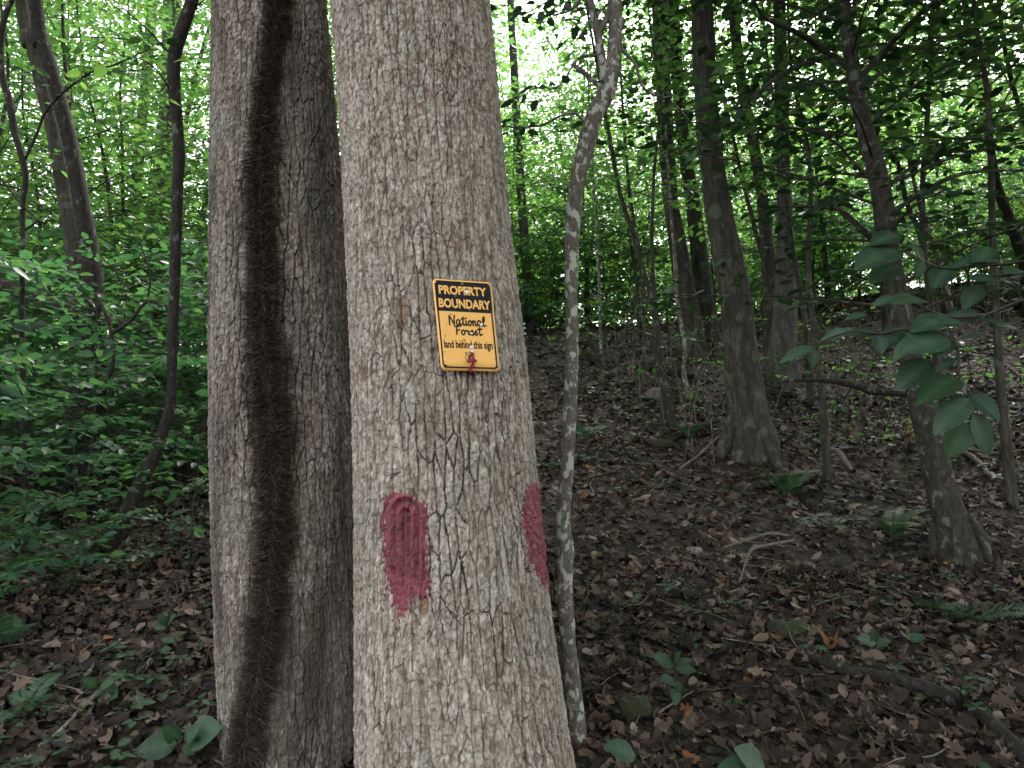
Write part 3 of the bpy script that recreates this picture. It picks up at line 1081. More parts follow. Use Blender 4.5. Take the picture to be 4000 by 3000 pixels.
    # small shield outline behind the tape
    strokes('emblem', [[(.43, .80), (.46, .81), (.50, .795), (.54, .81), (.57, .80)], [(.43, .80), (.44, .83), (.42, .86), (.44, .885), (.50, .905)],
                       [(.57, .80), (.56, .83), (.58, .86), (.56, .885), (.50, .905)], [(.45, .83), (.55, .83)], [(.47, .845), (.47, .875)], [(.53, .845), (.53, .875)]], .0045, .0005, M_SIGN_K)

    def nail(x, y, r, mat, tilt=0.0, stick=.004):
        t = np.linspace(0, 2 * np.pi, 12, endpoint=False)
        mb = MB()
        rings = []
        for rr_, hh in ((r * .35, -.002), (r * .35, stick - .0012), (r, stick - .001), (r, stick), (r * .6, stick + .0008), (.0001, stick + .001)):
            cc = np.column_stack([x + np.cos(t) * rr_ / W, y + np.sin(t) * rr_ / H])
            rings.append(S(cc[:, 0], cc[:, 1], hh + tilt * np.cos(t) * rr_))
        V = np.vstack(rings)
        i = np.arange(12)
        i2 = (i + 1) % 12
        f = np.concatenate([np.stack([k * 12 + i, k * 12 + i2, (k + 1) * 12 + i2, (k + 1) * 12 + i], -1) for k in range(5)])
        mb.add(V, [f])
        link('nail', mb.mesh('nail', mat, False, org), root)
    for x, y, r, m, st in [(.485, .043, .0052, M_RUST, .003), (.545, .137, .0062, M_WHITE, .006), (.545, .793, .0052, M_WHITE, .008), (.53, .95, .0050, M_RUST, .004),
                           (.04, .04, .0024, M_WHITE, .0015), (.94, .052, .0022, M_RUST, .0015), (.95, .345, .0020, M_RUST, .0015), (.075, .947, .0024, M_SIGN_K, .0015), (.965, .955, .0022, M_RUST, .0015)]:
        nail(x, y, r, m, 0, st)
    # bent tack heads and holes
    for x, y, r, m in [(.745, .492, .0042, M_WHITE), (.56, .593, .0030, M_WHITE), (.535, .745, .0046, M_WHITE)]:
        nail(x, y, r, m, .35, .004)
    mb = MB()
    for x, y, r in [(.25, .39, .0022), (.05, .475, .0026), (.145, .51, .0014), (.115, .63, .0022), (.43, .665, .0028), (.40, .69, .002), (.355, .685, .0018), (.075, .805, .0022), (.935, .86, .0018),
                    (.36, .178, .003), (.345, .188, .0024), (.42, .30, .0018), (.375, .275, .0022), (.57, .335, .003), (.5, .215, .0018), (.79, .275, .002), (.33, .33, .0018), (.55, .07, .0012), (.2, .6, .001), (.6, .42, .001)]:
        t = np.linspace(0, 2 * np.pi, 9, endpoint=False)
        rr_ = r * (1 + .3 * np.sin(t * 3 + x * 50))
        mb.add(S(x + np.cos(t) * rr_ / W, y + np.sin(t) * rr_ / H, .0011 if y < .36 else .0007), [np.arange(9)[None]])
    link('rust_speck', mb.mesh('rust_speck', M_RUST, False, org), root)
    # black headed nail in the bark just under the panel
    p, n_ = surf(A, 1839, 1460)
    p = p + n_ * .006
    T_ = np.array([0, 0, 1.0])
    Sx = np.cross(n_, T_)
    t = np.linspace(0, 2 * np.pi, 14, endpoint=False)
    rings = [p + n_ * hh + (Sx[None] * np.cos(t)[:, None] + T_[None] * np.sin(t)[:, None]) * rr_ for rr_, hh in ((.003, -.02), (.003, .003), (.0062, .003), (.006, .0055), (.0002, .006))]
    i = np.arange(14)
    i2 = (i + 1) % 14
    me = make_mesh('nail', np.vstack(rings) - p, [np.concatenate([np.stack([k * 14 + i, k * 14 + i2, (k + 1) * 14 + i2, (k + 1) * 14 + i], -1) for k in range(4)])], M_SIGN_K)
    o = link('nail', me)
    o.location = tuple(p)
    tag(o, 'black headed nail driven into the bark just below the sign', 'nail')
    # crimson tape scrap tied under the white nail
    mb = MB()
    for k, (ln, w0) in enumerate([([(.545, .80), (.50, .84), (.485, .87), (.50, .90)], .020), ([(.545, .80), (.545, .85), (.53, .885), (.56, .905)], .016),
                                  ([(.49, .86), (.45, .895), (.43, .905), (.47, .915)], .016), ([(.52, .875), (.57, .895), (.585, .905), (.55, .91)], .015),
                                  ([(.51, .885), (.50, .93), (.47, .975), (.445, 1.02)], .026), ([(.515, .885), (.53, .92), (.50, .96), (.48, 1.0)], .018)]):
        L = crom(np.array(ln), 18)
        P = np.column_stack([L[:, 0], L[:, 1] * asp])
        T2 = nrmz(np.gradient(P, axis=0))
        N2 = np.column_stack([-T2[:, 1], T2[:, 0]])
        cols = []
        hh = .004 + .0015 * k + .0025 * np.sin(np.linspace(0, 9, 18) + k)
        wv = w0 * (.8 + .3 * np.sin(np.linspace(0, 7, 18) + 2 * k))
        for j, s_ in enumerate(np.linspace(-1, 1, 5)):
            pp = P + N2 * (wv * s_)[:, None]
            cols.append(S(pp[:, 0], pp[:, 1] / asp, hh + .002 * np.cos(s_ * 5 + k + np.linspace(0, 8, 18))))
        V = np.stack(cols, 1).reshape(-1, 3)
        i = np.arange(17)[:, None] * 5
        j = np.arange(4)[None]
        mb.add(V, [np.stack([i + j, i + j + 1, i + 6 + j, i + 5 + j], -1).reshape(-1, 4)])
    o = link('flagging_tape', mb.mesh('flagging_tape', M_TAPE, True, S(.545, .80)))
    o.location = tuple(S(.545, .80))
    tag(o, 'crumpled crimson tape scrap hanging on the lower half of the sign', 'tape')


build_sign()


# ------------------------------------------------------------------ foliage and wood builders
UP = np.array([0, 0, 1.0])


class Leafer:
    """collects leaves (position, direction, normal, size) and turns them into one mesh"""
    def __init__(self, tmpl=LEAF_MID):
        self.p, self.d, self.n, self.s, self.tmpl = [], [], [], [], tmpl

    def add(self, p, d, n, s):
        self.p.append(p)
        self.d.append(d)
        self.n.append(n)
        self.s.append(s)

    def count(self):
        return sum(len(x) for x in self.p)

    def mesh(self, name, mat, origin=None):
        mb = MB()
        leaves(mb, np.concatenate(self.p), np.concatenate(self.d), np.concatenate(self.n), np.concatenate(self.s), self.tmpl)
        return mb.mesh(name, mat, self.tmpl is not LEAF_MID, origin)


def resample(pts, gap):
    pts = np.asarray(pts, dtype=np.float64)
    Q = crom(pts, max(8, len(pts) * 6))
    d = np.concatenate([[0], np.cumsum(np.linalg.norm(np.diff(Q, axis=0), axis=1))])
    t = np.arange(gap * .5, d[-1], gap)
    if len(t) == 0:
        t = np.array([d[-1]])
    P = np.column_stack([np.interp(t, d, Q[:, k]) for k in range(3)])
    T = np.column_stack([np.interp(t, d, np.gradient(Q, axis=0)[:, k]) for k in range(3)])
    return P, nrmz(T), t / d[-1], d[-1]


def twig_leaves(lf, P0, D, L, size, gap, tilt=.45, droop=.12):
    """leaves set alternately along a straight drooping twig, lying in a nearly level plane"""
    k = max(3, int(L / gap))
    t = np.linspace(.15, 1, k)[:, None]
    P = P0 + D * (L * t) - UP * (droop * L * t * t)
    S = nrmz(np.cross(D, UP))
    sg = np.where(np.arange(k) % 2, 1.0, -1.0)[:, None]
    d = D * .65 + S * sg * .85 - UP * .28 + RNG.normal(0, .22, (k, 3))
    d[-1] = D[0] if D.ndim > 1 else D
    n = UP + RNG.normal(0, tilt, (k, 3))
    s = size * (.6 + .5 * RNG.random(k))
    s[0] *= .7
    lf.add(P, d, n, s)


def foliate(lf, wood, pts, gap=.12, tl=.4, size=.08, lgap=.05, start=.15, wr=.0025, tilt=.45, taper=.6, skip=.08):
    """side twigs with leaves along a branch"""
    P, T, t, Ltot = resample(pts, gap)
    sgn = 1
    for k in range(len(P)):
        if t[k] < start or RNG.random() < skip:
            continue
        S = nrmz(np.cross(T[k], UP) + RNG.normal(0, .15, 3))
        sgn = -sgn
        D = nrmz(T[k] * (.55 + .3 * t[k]) + S * sgn * .9 + UP * RNG.normal(.05, .16))
        L = tl * (.6 + .6 * RNG.random()) * (1 - taper * max(0, t[k] - .4))
        twig_leaves(lf, P[k], D, L, size, lgap, tilt)
        if wood is not None and wr:
            e = P[k] + D * L - UP * .12 * L
            V, pol = tube([P[k], P[k] + D * L * .55, e], [wr, wr * .8, wr * .4], 3, 4, cap=False)
            wood.add(V, pol)
    twig_leaves(lf, P[-1], T[-1], tl * .6, size, lgap, tilt)


def make_tree(seed, H, R, nb, bl, size, tl, gap, h0=.2, lgap=.055, lean=.1, tmpl=LEAF_MID, rise=.35, ns=7):
    """an understory tree: leaning stem, level branches in layers, alternate twigs, leaves. Local coordinates."""
    global RNG
    keep, RNG = RNG, np.random.default_rng(seed)
    wood, lf = MB(), Leafer(tmpl)
    n = 7
    zs = np.linspace(-.15, H, n)
    wob = np.cumsum(RNG.normal(0, .05, (n, 2)), 0) * H / 5
    la = RNG.random() * 6.28
    C = np.column_stack([wob[:, 0] + lean * zs * math.cos(la), wob[:, 1] + lean * zs * math.sin(la), zs])
    C[:2, :2] *= .2
    rad = R * (1 - .85 * (np.linspace(0, 1, n)))
    rad[0] *= 1.25
    V, pol = tube(C, rad, ns, 26, .12, (9, 9, 3), seed)
    wood.add(V, pol)
    Q = crom(C, 60)
    for b in range(nb):
        f = h0 + (1 - h0) * ((b + .6 * RNG.random()) / nb)
        k = min(58, int(f * 59))
        az = b * 2.4 + RNG.normal(0, .4)
        L = bl * (.55 + .6 * RNG.random()) * (1 - .55 * max(0, f - .45) / .55)
        d = np.array([math.cos(az), math.sin(az), 0])
        r1 = rise * (.4 + RNG.random())
        m = [Q[k], Q[k] + d * L * .35 + UP * r1 * L * .33, Q[k] + d * L * .7 + UP * r1 * L * .45 + RNG.normal(0, .04, 3) * L, Q[k] + d * L + UP * r1 * L * .38 + RNG.normal(0, .06, 3) * L]
        rb = max(.004, R * .32 * (1 - f * .6))
        V, pol = tube(m, [rb, rb * .7, rb * .45, rb * .2], 4, 9, cap=False)
        wood.add(V, pol)
        foliate(lf, wood, m, gap, tl, size, lgap, .12)
    RNG = keep
    return wood, lf


def place_tree(name, protos, spots, label, cat, group, cs=None):
    """protos: list of (trunk mesh, crown mesh); spots: (x, y, rz, scale)"""
    for k, (x, y, rz, sc) in enumerate(spots):
        tm, cm = protos[k % len(protos)]
        r = thing(name, label, cat, (x, y, g1(x, y) - .03), rz, group)
        r.scale = (sc, sc, sc)
        link('trunk', tm, r)
        link('crown', cm, r)


def wood_mesh(name, wood, mat, origin=None):
    return wood.mesh(name, mat, True, origin)


def pix(path, y):
    """photo path (u, v, width px) at distance y -> 3D points and radii"""
    P = np.array([Py(p[0], p[1], y + (p[3] if len(p) > 3 else 0)) for p in path])
    W = np.array([p[2] for p in path]) / 2 / F * np.linalg.norm(P - CAM, axis=1)
    return P, W


def rooted(path, y, depth=.12, flare=1.15):
    """path listed from the top down; adds an end just below the ground"""
    P, W = pix(path, y)
    e = P[-1] + (P[-1] - P[-2]) * .02
    gz = g1(e[0], e[1])
    e[2] = min(gz, P[-1][2]) - depth
    return np.vstack([P, e])[::-1], np.append(W, W[-1] * flare)[::-1]


def c1(x, y, w):      # crop coordinates of the upper left study crop -> photo pixels
    return (x * .904, y * .904, w * .904)


def c2(x, y, w):
    return (x * .904, 1500 + y * .904, w * .904)


def c4(x, y, w):
    return (2000 + x * .904, y * .904, w * .904)


def c5(x, y, w):
    return (2000 + x * 1.0246, 1300 + y * 1.0246, w * 1.0246)


def d22(x, y, w):
    return (x * 1.808, y * 1.808, w * 1.808)


# ------------------------------------------------------------------ saplings and trunks that can be told apart
def single_trunk(name, label, cat, path, y, mat, ns=18, n=120, noise=.10, nsc=(14, 14, 4), seed=1, group=None, extra=None, top=None, flare=1.15, roots=0, crown=None, crown_mat=None):
    """a tree whose stem follows the photograph at distance y; extra: further limbs (path, y offset list)"""
    P, W = rooted(path, y, flare=flare)
    if top:                                    # grow on above the picture
        d = nrmz(P[-1] - P[-3])
        P = np.vstack([P, P[-1] + (d * .6 + UP * .4) * top])
        W = np.append(W, W[-1] * .6)
    org = P[0].copy()
    root = thing(name, label, cat, org, 0, group)
    wood = MB()
    V, pol = tube(P, W, ns, n, noise, nsc, seed)
    wood.add(V, pol)
    for k in range(roots):
        a = k * 6.283 / roots + .4
        d = np.array([math.cos(a), math.sin(a), 0])
        b = P[1] + d * W[1] * .5
        q_ = .75 + .5 * math.sin(k * 2.7 + seed) ** 2
        e = b + d * W[1] * .75 * q_
        e2 = b + d * W[1] * 1.3 * q_
        pts = [b + UP * W[1] * 1.4, b + d * W[1] * .55 + UP * W[1] * .35, np.array([e[0], e[1], g1(e[0], e[1]) - .01]), np.array([e2[0], e2[1], g1(e2[0], e2[1]) - .08])]
        V, pol = tube(pts, [W[1] * .24, W[1] * .26, W[1] * .14, W[1] * .06], 10, 20, .15, (12, 12, 12), seed + k)
        wood.add(V, pol)
    limbs = []
    for lp in (extra or []):
        Pl, Wl = pix(lp, y)
        limbs.append(Pl)
        V, pol = tube(Pl, Wl, 8, len(Pl) * 8, .12, (20, 20, 20), seed + 50)
        wood.add(V, pol)
    lf = Leafer()
    if crown:
        crown(lf, wood, P, limbs)
    link('trunk', wood.mesh('trunk', mat, True, org), root)
    if lf.p:
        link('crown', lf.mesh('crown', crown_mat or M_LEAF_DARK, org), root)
    return root, P


# lichen speckled sapling beside the oak
ys = 2.62


def crown_speck(lf, wood, P, limbs):
    for ln in ([(2330, 215, 12), (2260, 230, 10), (2180, 340, 8, -.1), (2110, 335, 5, -.25)], [(2310, 500, 12), (2230, 440, 10), (2110, 490, 8, .1), (1990, 495, 6, .25), (1900, 480, 4, .4)],
               [(2425, 190, 14), (2480, 250, 12), (2520, 350, 10), (2620, 395, 7, .2), (2700, 480, 5, .4)]):
        Pl, Wl = pix(ln, ys)
        V, pol = tube(Pl, Wl, 6, 24, .1, (20, 20, 20), 4)
        wood.add(V, pol)
        foliate(lf, wood, Pl, .10, .16, .062, .045, .25, .0016, .5)
    for ln in ([(2265, 0, 10), (2230, 40, 8), (2160, 60, 6, .15)], [(2380, 10, 10), (2300, 90, 8), (2250, 160, 5, -.1)], [(2350, -20, 9), (2180, -10, 7, .2), (2060, 50, 5, .4)]):
        Pl, Wl = pix(ln, ys)
        V, pol = tube(Pl, Wl, 6, 18, .1, (20, 20, 20), 4)
        wood.add(V, pol)
        foliate(lf, wood, Pl, .09, .2, .068, .045, .1, .0016, .55)


single_trunk('sapling', 'slim sapling with white lichen patches standing right beside the signed oak', 'sapling',
             [d22(1328, -40, 25), d22(1328, 0, 26), d22(1330, 60, 28), d22(1325, 130, 30), d22(1314, 185, 36), d22(1303, 215, 36), d22(1285, 250, 34), d22(1262, 330, 34), d22(1247, 400, 33), d22(1240, 450, 33),
              d22(1236, 540, 30), d22(1235, 640, 28), d22(1236, 740, 28), d22(1233, 850, 28), d22(1228, 950, 30), d22(1221, 1060, 30), d22(1217, 1130, 30), d22(1223, 1190, 32), d22(1221, 1250, 31),
              d22(1227, 1380, 32), d22(1238, 1480, 33), d22(1246, 1570, 37)],
             ys, M_BARK_SPECK, 24, 260, .16, (16, 16, 9), 3, extra=[[d22(1310, 205, 20), d22(1303, 150, 19), d22(1294, 90, 17), d22(1284, 40, 16), d22(1268, -20, 15)], [d22(1296, 70, 12), d22(1318, 25, 12), d22(1345, -20, 10)],
                                                                  [d22(1300, 190, 12), d22(1272, 165, 10), d22(1236, 138, 10)]], top=1.6, crown=crown_speck)

# curved sapling on the left
yc = float(gpt(395, 2160)[1])


def crown_left(lf, wood, P, limbs):
    for ln in ([c1(737, 235, 10), c1(650, 140, 8) + (-.2,), c1(560, 60, 6) + (-.4,), c1(470, -20, 5) + (-.6,)], [c1(735, 390, 9), c1(690, 320, 7) + (-.2,), c1(620, 260, 6) + (-.4,), c1(520, 240, 4) + (-.6,)],
               [c1(800, 60, 10), c1(870, 10, 8), c1(930, -40, 5)], [c1(745, 330, 8), c1(680, 400, 6) + (.2,), c1(600, 370, 4) + (-.1,)]):
        Pl, Wl = pix(ln, yc)
        V, pol = tube(Pl, Wl * .7, 6, 24, .1, (20, 20, 20), 4)
        wood.add(V, pol)
        foliate(lf, wood, Pl, .20, .30, .115, .10, .2, .002, .55)


single_trunk('sapling', 'dark curving sapling with a bowed foot, left of the vine covered trunk', 'sapling',
             [c1(842, -60, 38), c1(830, 0, 40), c1(800, 90, 44), c1(764, 200, 47), c1(750, 300, 47), c1(756, 420, 45), c1(768, 560, 42), c1(774, 680, 44), c1(768, 800, 42), c1(764, 950, 42), c1(759, 1100, 42),
              c1(752, 1300, 40), c1(745, 1480, 38), c1(742, 1659, 37), c2(735, 100, 38), c2(700, 220, 42), c2(660, 330, 46), c2(600, 450, 54), c2(540, 570, 62), c2(480, 670, 72), c2(440, 735, 80)],
             yc, M_BARK_DARK, 18, 220, .10, (18, 18, 7), 8, top=1.5, crown=crown_left, crown_mat=M_LEAF_BRIGHT)

# the large tree on the slope with a flared mossy foot
yb = float(gpt(2950, 1775)[1])
single_trunk('forest_tree', 'large grey tree with a flared mossy foot in the middle of the slope', 'tree',
             [c4(815, -80, 78), c4(820, 0, 80), c4(830, 300, 88), c4(852, 600, 94), c4(890, 900, 104), c4(930, 1100, 118), c4(966, 1300, 128), c4(985, 1500, 136), (2902, 1500, 140), (2918, 1600, 150), (2925, 1690, 172), (2930, 1760, 205)],
             yb, M_BARK_GREY, 48, 200, .10, (7, 7, 2.0), 12, top=3.0, flare=1.2, roots=4)
# leaning tree on the right
yr = float(gpt(3770, 2180)[1])


def crown_r4(lf, wood, P, limbs):
    for L in limbs:
        foliate(lf, wood, L, .11, .5, .098, .066, .12, .0022, .4, .4)
    Q = crom(P, 80)
    for k in range(30):
        i = 34 + int(k * 1.5)
        az = k * 2.4 + .5
        L = 1.0 + .9 * RNG.random()
        d = np.array([math.cos(az), math.sin(az) * .9, .12 + .25 * RNG.random()])
        if d[1] < -.3:
            L *= .6
        m = [Q[i], Q[i] + d * L * .4 + UP * .04, Q[i] + d * L * .75, Q[i] + d * L - UP * .05]
        V, pol = tube(m, [.010, .007, .005, .002], 5, 10, cap=False)
        wood.add(V, pol)
        foliate(lf, wood, m, .11, .42, .098, .064, .15, .002, .4)


single_trunk('forest_tree', 'leaning lichened tree with spread roots at the right of the slope', 'tree',
             [c4(1425, -60, 44), c4(1430, 0, 45), c4(1465, 250, 50), c4(1500, 450, 56), c4(1540, 620, 64), c4(1590, 800, 72), c4(1622, 1000, 75), c4(1640, 1150, 74), c4(1680, 1350, 76), c5(1530, 130, 78), c5(1560, 260, 82),
              c5(1592, 400, 88), c5(1638, 600, 94), c5(1675, 730, 110), c5(1700, 800, 130)],
             yr, M_BARK_MOSS, 24, 160, .12, (9, 9, 4), 16, top=1.5, flare=1.3, roots=5,
             extra=[[c4(1480, 330, 26), c4(1430, 270, 24), c4(1360, 230, 22), c4(1250, 150, 18) + (-.2,), c4(1100, 80, 15) + (-.3,), c4(1040, 0, 10) + (-.4,)],
                    [c4(1375, 240, 18), c4(1290, 265, 17) + (-.2,), c4(1200, 300, 16) + (-.3,), c4(1110, 360, 14) + (-.5,), c4(1030, 430, 9) + (-.6,)],
                    [c4(1510, 330, 24), c4(1600, 230, 22), c4(1700, 120, 19) + (-.2,), c4(1830, 0, 14) + (-.4,)],
                    [c4(1612, 1060, 24), c4(1540, 1010, 22), c4(1480, 960, 20) + (-.1,), c4(1420, 910, 18) + (-.2,), c4(1340, 895, 14) + (-.3,), c4(1200, 890, 9) + (-.5,)],
                    [c4(1625, 930, 24), c4(1700, 880, 20), c4(1790, 820, 17) + (-.1,), c4(1950, 750, 14) + (-.3,), c4(2210, 735, 8) + (-.5,)],
                    [c4(1560, 760, 14), c4(1500, 730, 12) + (.2,), c4(1400, 620, 10) + (.3,), c4(1270, 560, 7) + (.4,), c4(1100, 600, 5) + (.6,)],
                    [c4(1590, 850, 14), c4(1700, 740, 12) + (.3,), c4(1860, 660, 8) + (.6,), c4(2000, 560, 6) + (.9,)]],
             crown=crown_r4)

# straight trunks of the middle distance
yp = float(gpt(2690, 1400)[1])
single_trunk('forest_tree', 'left stem of the close pair of trunks behind the mossy footed tree', 'tree',
             [c4(635, -60, 60), c4(640, 0, 60), c4(650, 300, 60), c4(680, 800, 62), c4(715, 1050, 70), c4(745, 1250, 88), c4(775, 1450, 104), c4(785, 1540, 120)], yp, M_BARK_GREY, 24, 110, .1, (6, 6, 2), 31, top=4)
single_trunk('forest_tree', 'right stem of the close pair of trunks behind the mossy footed tree', 'tree',
             [c4(690, -60, 46), c4(700, 150, 48), c4(740, 600, 52), c4(785, 900, 60), c4(815, 1150, 74), c4(838, 1350, 88), c4(860, 1540, 110)], yp + .25, M_BARK_GREY, 24, 110, .1, (6, 6, 2), 33, top=4)
yq = float(gpt(3060, 1500)[1])
single_trunk('forest_tree', 'straight pinkish grey trunk right of the mossy footed tree', 'tree',
             [c4(1150, -60, 44), c4(1153, 0, 45), c4(1165, 400, 50), c4(1175, 800, 56), c4(1182, 1100, 72), c4(1180, 1300, 90), c4(1172, 1500, 110), c4(1170, 1580, 128)], yq, M_BARK_PALE, 22, 110, .1, (7, 7, 2), 35, top=4)
single_trunk('forest_tree', 'thin dark stem leaning against the pinkish grey trunk', 'tree',
             [c4(940, -60, 34), c4(960, 100, 36), c4(990, 350, 40), c4(1040, 600, 42), c4(1080, 850, 46), c4(1105, 1100, 56), c4(1120, 1280, 66), c4(1128, 1500, 80)], yq + .3, M_BARK_GREY, 18, 110, .1, (7, 7, 2), 37, top=3)
single_trunk('forest_tree', 'pale trunk glimpsed between the signed oak and the speckled sapling', 'tree',
             [c4(20, 500, 34), c4(45, 900, 38), c4(62, 1150, 42), c4(80, 1350, 48), c4(90, 1490, 54)], 11.5, M_BARK_PALE, 18, 60, .08, (7, 7, 2), 39, top=6)
single_trunk('forest_tree', 'slanting dark trunk near the right edge of the ridge', 'tree',
             [c4(2060, 600, 26), c4(2090, 780, 30), c4(2130, 900, 34), c4(2180, 1030, 38), c4(2225, 1180, 42)], 9.0, M_BARK_DARK, 14, 60, .08, (7, 7, 2), 41, top=3)
for (lab, pth, yy, mt) in [
        ('thin dark stem with a mossy foot left of the mossy footed tree', [c4(445, 720, 15), c4(470, 850, 18), c4(520, 1000, 20), c4(560, 1150, 20), c4(600, 1280, 22), c4(620, 1400, 22), c5(555, 120, 22), c5(590, 230, 26), c5(615, 370, 30)], None, M_BARK_MOSS),
        ('whitish straight sapling between thin dark stem and mossy footed tree', [c4(690, 950, 12), c4(700, 1050, 14), c4(715, 1300, 16), c4(735, 1430, 17), c4(748, 1510, 18), c5(655, 150, 18), c5(672, 235, 20)], None, M_BARK_SPECK),
        ('thin upright sapling right of the lichen speckled one', [c4(350, 750, 10), c4(365, 950, 12), c4(375, 1200, 13), c4(384, 1480, 15)], 8.5, M_BARK_SPECK),
        ('thin bent sapling far up the slope under the leaning tree', [c4(1700, 850, 18), c4(1760, 1000, 20), c4(1800, 1200, 22), c4(1830, 1330, 24)], 8.4, M_BARK_GREY),
        ('slanting thin sapling on the ridge right of the leaning tree', [c4(1760, 880, 16), c4(1800, 1000, 18), c4(1850, 1150, 20), c4(1890, 1310, 22)], 8.6, M_BARK_SPECK)]:
    if yy is None:
        yy = float(gpt(pth[-1][0], pth[-1][1])[1])
    single_trunk('sapling', lab, 'sapling', pth, yy, mt, 10, 60, .14, (14, 14, 6), int(pth[0][0]), top=1.6)

# left hand trunks
single_trunk('forest_tree', 'pale grey trunk of the crossing pair far left', 'tree',
             [c1(95, 0, 40), c1(130, 150, 42), c1(190, 400, 46), c1(240, 600, 50), c1(275, 800, 56), c1(310, 1000, 62), c1(335, 1200, 70), c1(355, 1420, 84)], 6.6, M_BARK_GREY, 22, 100, .08, (6, 6, 2), 51, top=5)
single_trunk('forest_tree', 'darker leaning trunk of the crossing pair far left', 'tree',
             [c1(150, -20, 42), c1(175, 150, 44), c1(220, 300, 46), c1(275, 500, 50), c1(320, 700, 54), c1(355, 900, 58), c1(390, 1100, 64), c1(410, 1400, 76)], 6.2, M_BARK_DARK, 22, 100, .08, (6, 6, 2), 53, top=5)
single_trunk('forest_tree', 'pale trunk behind the top of the curving sapling', 'tree',
             [c1(745, -40, 60), c1(740, 100, 62), c1(735, 400, 66), c1(700, 800, 72), c1(680, 1250, 84)], 14.0, M_BARK_PALE, 18, 60, .08, (5, 5, 2), 55, top=6)
single_trunk('forest_tree', 'slim pale trunk between curving sapling and crossing pair', 'tree',
             [c1(660, -40, 36), c1(640, 250, 36), c1(610, 550, 38), c1(585, 850, 42), c1(570, 1250, 50)], 15.0, M_BARK_PALE, 14, 60, .08, (5, 5, 2), 57, top=6)


def crown_edge(lf, wood, P, limbs):
    for L in limbs:
        foliate(lf, wood, L, .14, .3, .09, .07, .2, .002, .4)


single_trunk('sapling', 'crooked dark sapling at the far left with an arching branch', 'sapling',
             [c1(60, -20, 16), c1(20, 80, 18), c1(2, 200, 20), c1(10, 330, 22), c1(42, 440, 24), c1(60, 560, 22), c1(95, 680, 22), c1(112, 780, 20), c1(98, 900, 18), c1(100, 1080, 18), c1(95, 1300, 18), c1(100, 1659, 20), c2(110, 300, 22)],
             4.8, M_BARK_DARK, 12, 120, .12, (16, 16, 8), 61, crown=crown_edge,
             extra=[[c1(108, 690, 10), c1(150, 600, 9), c1(200, 480, 9), c1(290, 385, 8) + (-.1,), c1(400, 310, 7) + (-.2,), c1(500, 278, 6) + (-.3,), c1(645, 212, 4) + (-.4,)],
                    [c1(100, 1000, 8), c1(155, 950, 8), c1(90, 880, 8), c1(50, 830, 7), c1(0, 770, 6)]])

# ------------------------------------------------------------------ understory trees and shrubs behind
def protos(n, seed, trunk_mat, leaf_m, **kw):
    out = []
    for k in range(n):
        w, lf = make_tree(seed + k, **kw)
        out.append((w.mesh('trunk', trunk_mat), lf.mesh('crown', leaf_m)))
    return out


P_UND = protos(4, 100, M_BARK_GREY, M_LEAF, H=6.0, R=.035, nb=34, bl=1.9, size=.105, tl=.48, gap=.12, h0=.2, lgap=.06)
P_HIGH = protos(3, 260, M_BARK_GREY, M_LEAF, H=6.0, R=.035, nb=30, bl=2.1, size=.12, tl=.48, gap=.12, h0=.46, lgap=.065)
P_TALL = protos(3, 140, M_BARK_GREY, M_LEAF, H=11.0, R=.06, nb=52, bl=2.6, size=.125, tl=.6, gap=.15, h0=.14, lgap=.075)
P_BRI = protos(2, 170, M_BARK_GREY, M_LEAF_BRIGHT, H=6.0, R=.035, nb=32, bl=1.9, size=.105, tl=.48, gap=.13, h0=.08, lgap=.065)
P_SHR = protos(2, 200, M_TWIG, M_THICK, H=2.3, R=.014, nb=20, bl=1.05, size=.10, tl=.32, gap=.09, h0=.1, lgap=.055, rise=.45, ns=5) + protos(2, 210, M_TWIG, M_THICK, H=2.3, R=.014, nb=20, bl=1.05, size=.14, tl=.32, gap=.09, h0=.1, lgap=.055, rise=.45, ns=5)
P_BSH = protos(3, 290, M_TWIG, M_LEAF_BRIGHT, H=2.8, R=.016, nb=26, bl=1.25, size=.11, tl=.36, gap=.09, h0=.06, lgap=.055, rise=.45, ns=5)
P_LOW = protos(3, 230, M_TWIG, M_LEAF, H=.9, R=.007, nb=8, bl=.5, size=.07, tl=.18, gap=.09, h0=.15, lgap=.06, rise=.6, ns=4)


def spots(n, box, sc, seed, avoid=()):
    r = np.random.default_rng(seed)
    out = []
    tries = 0
    while len(out) < n and tries < 4000:
        tries += 1
        x, y = r.uniform(box[0], box[1]), r.uniform(box[2], box[3])
        if any(math.hypot(x - a, y - b) < c for a, b, c in avoid):
            continue
        if any(math.hypot(x - o[0], y - o[1]) < .55 for o in out):
            continue
        out.append((x, y, r.uniform(0, 6.28), r.uniform(*sc)))
    return out


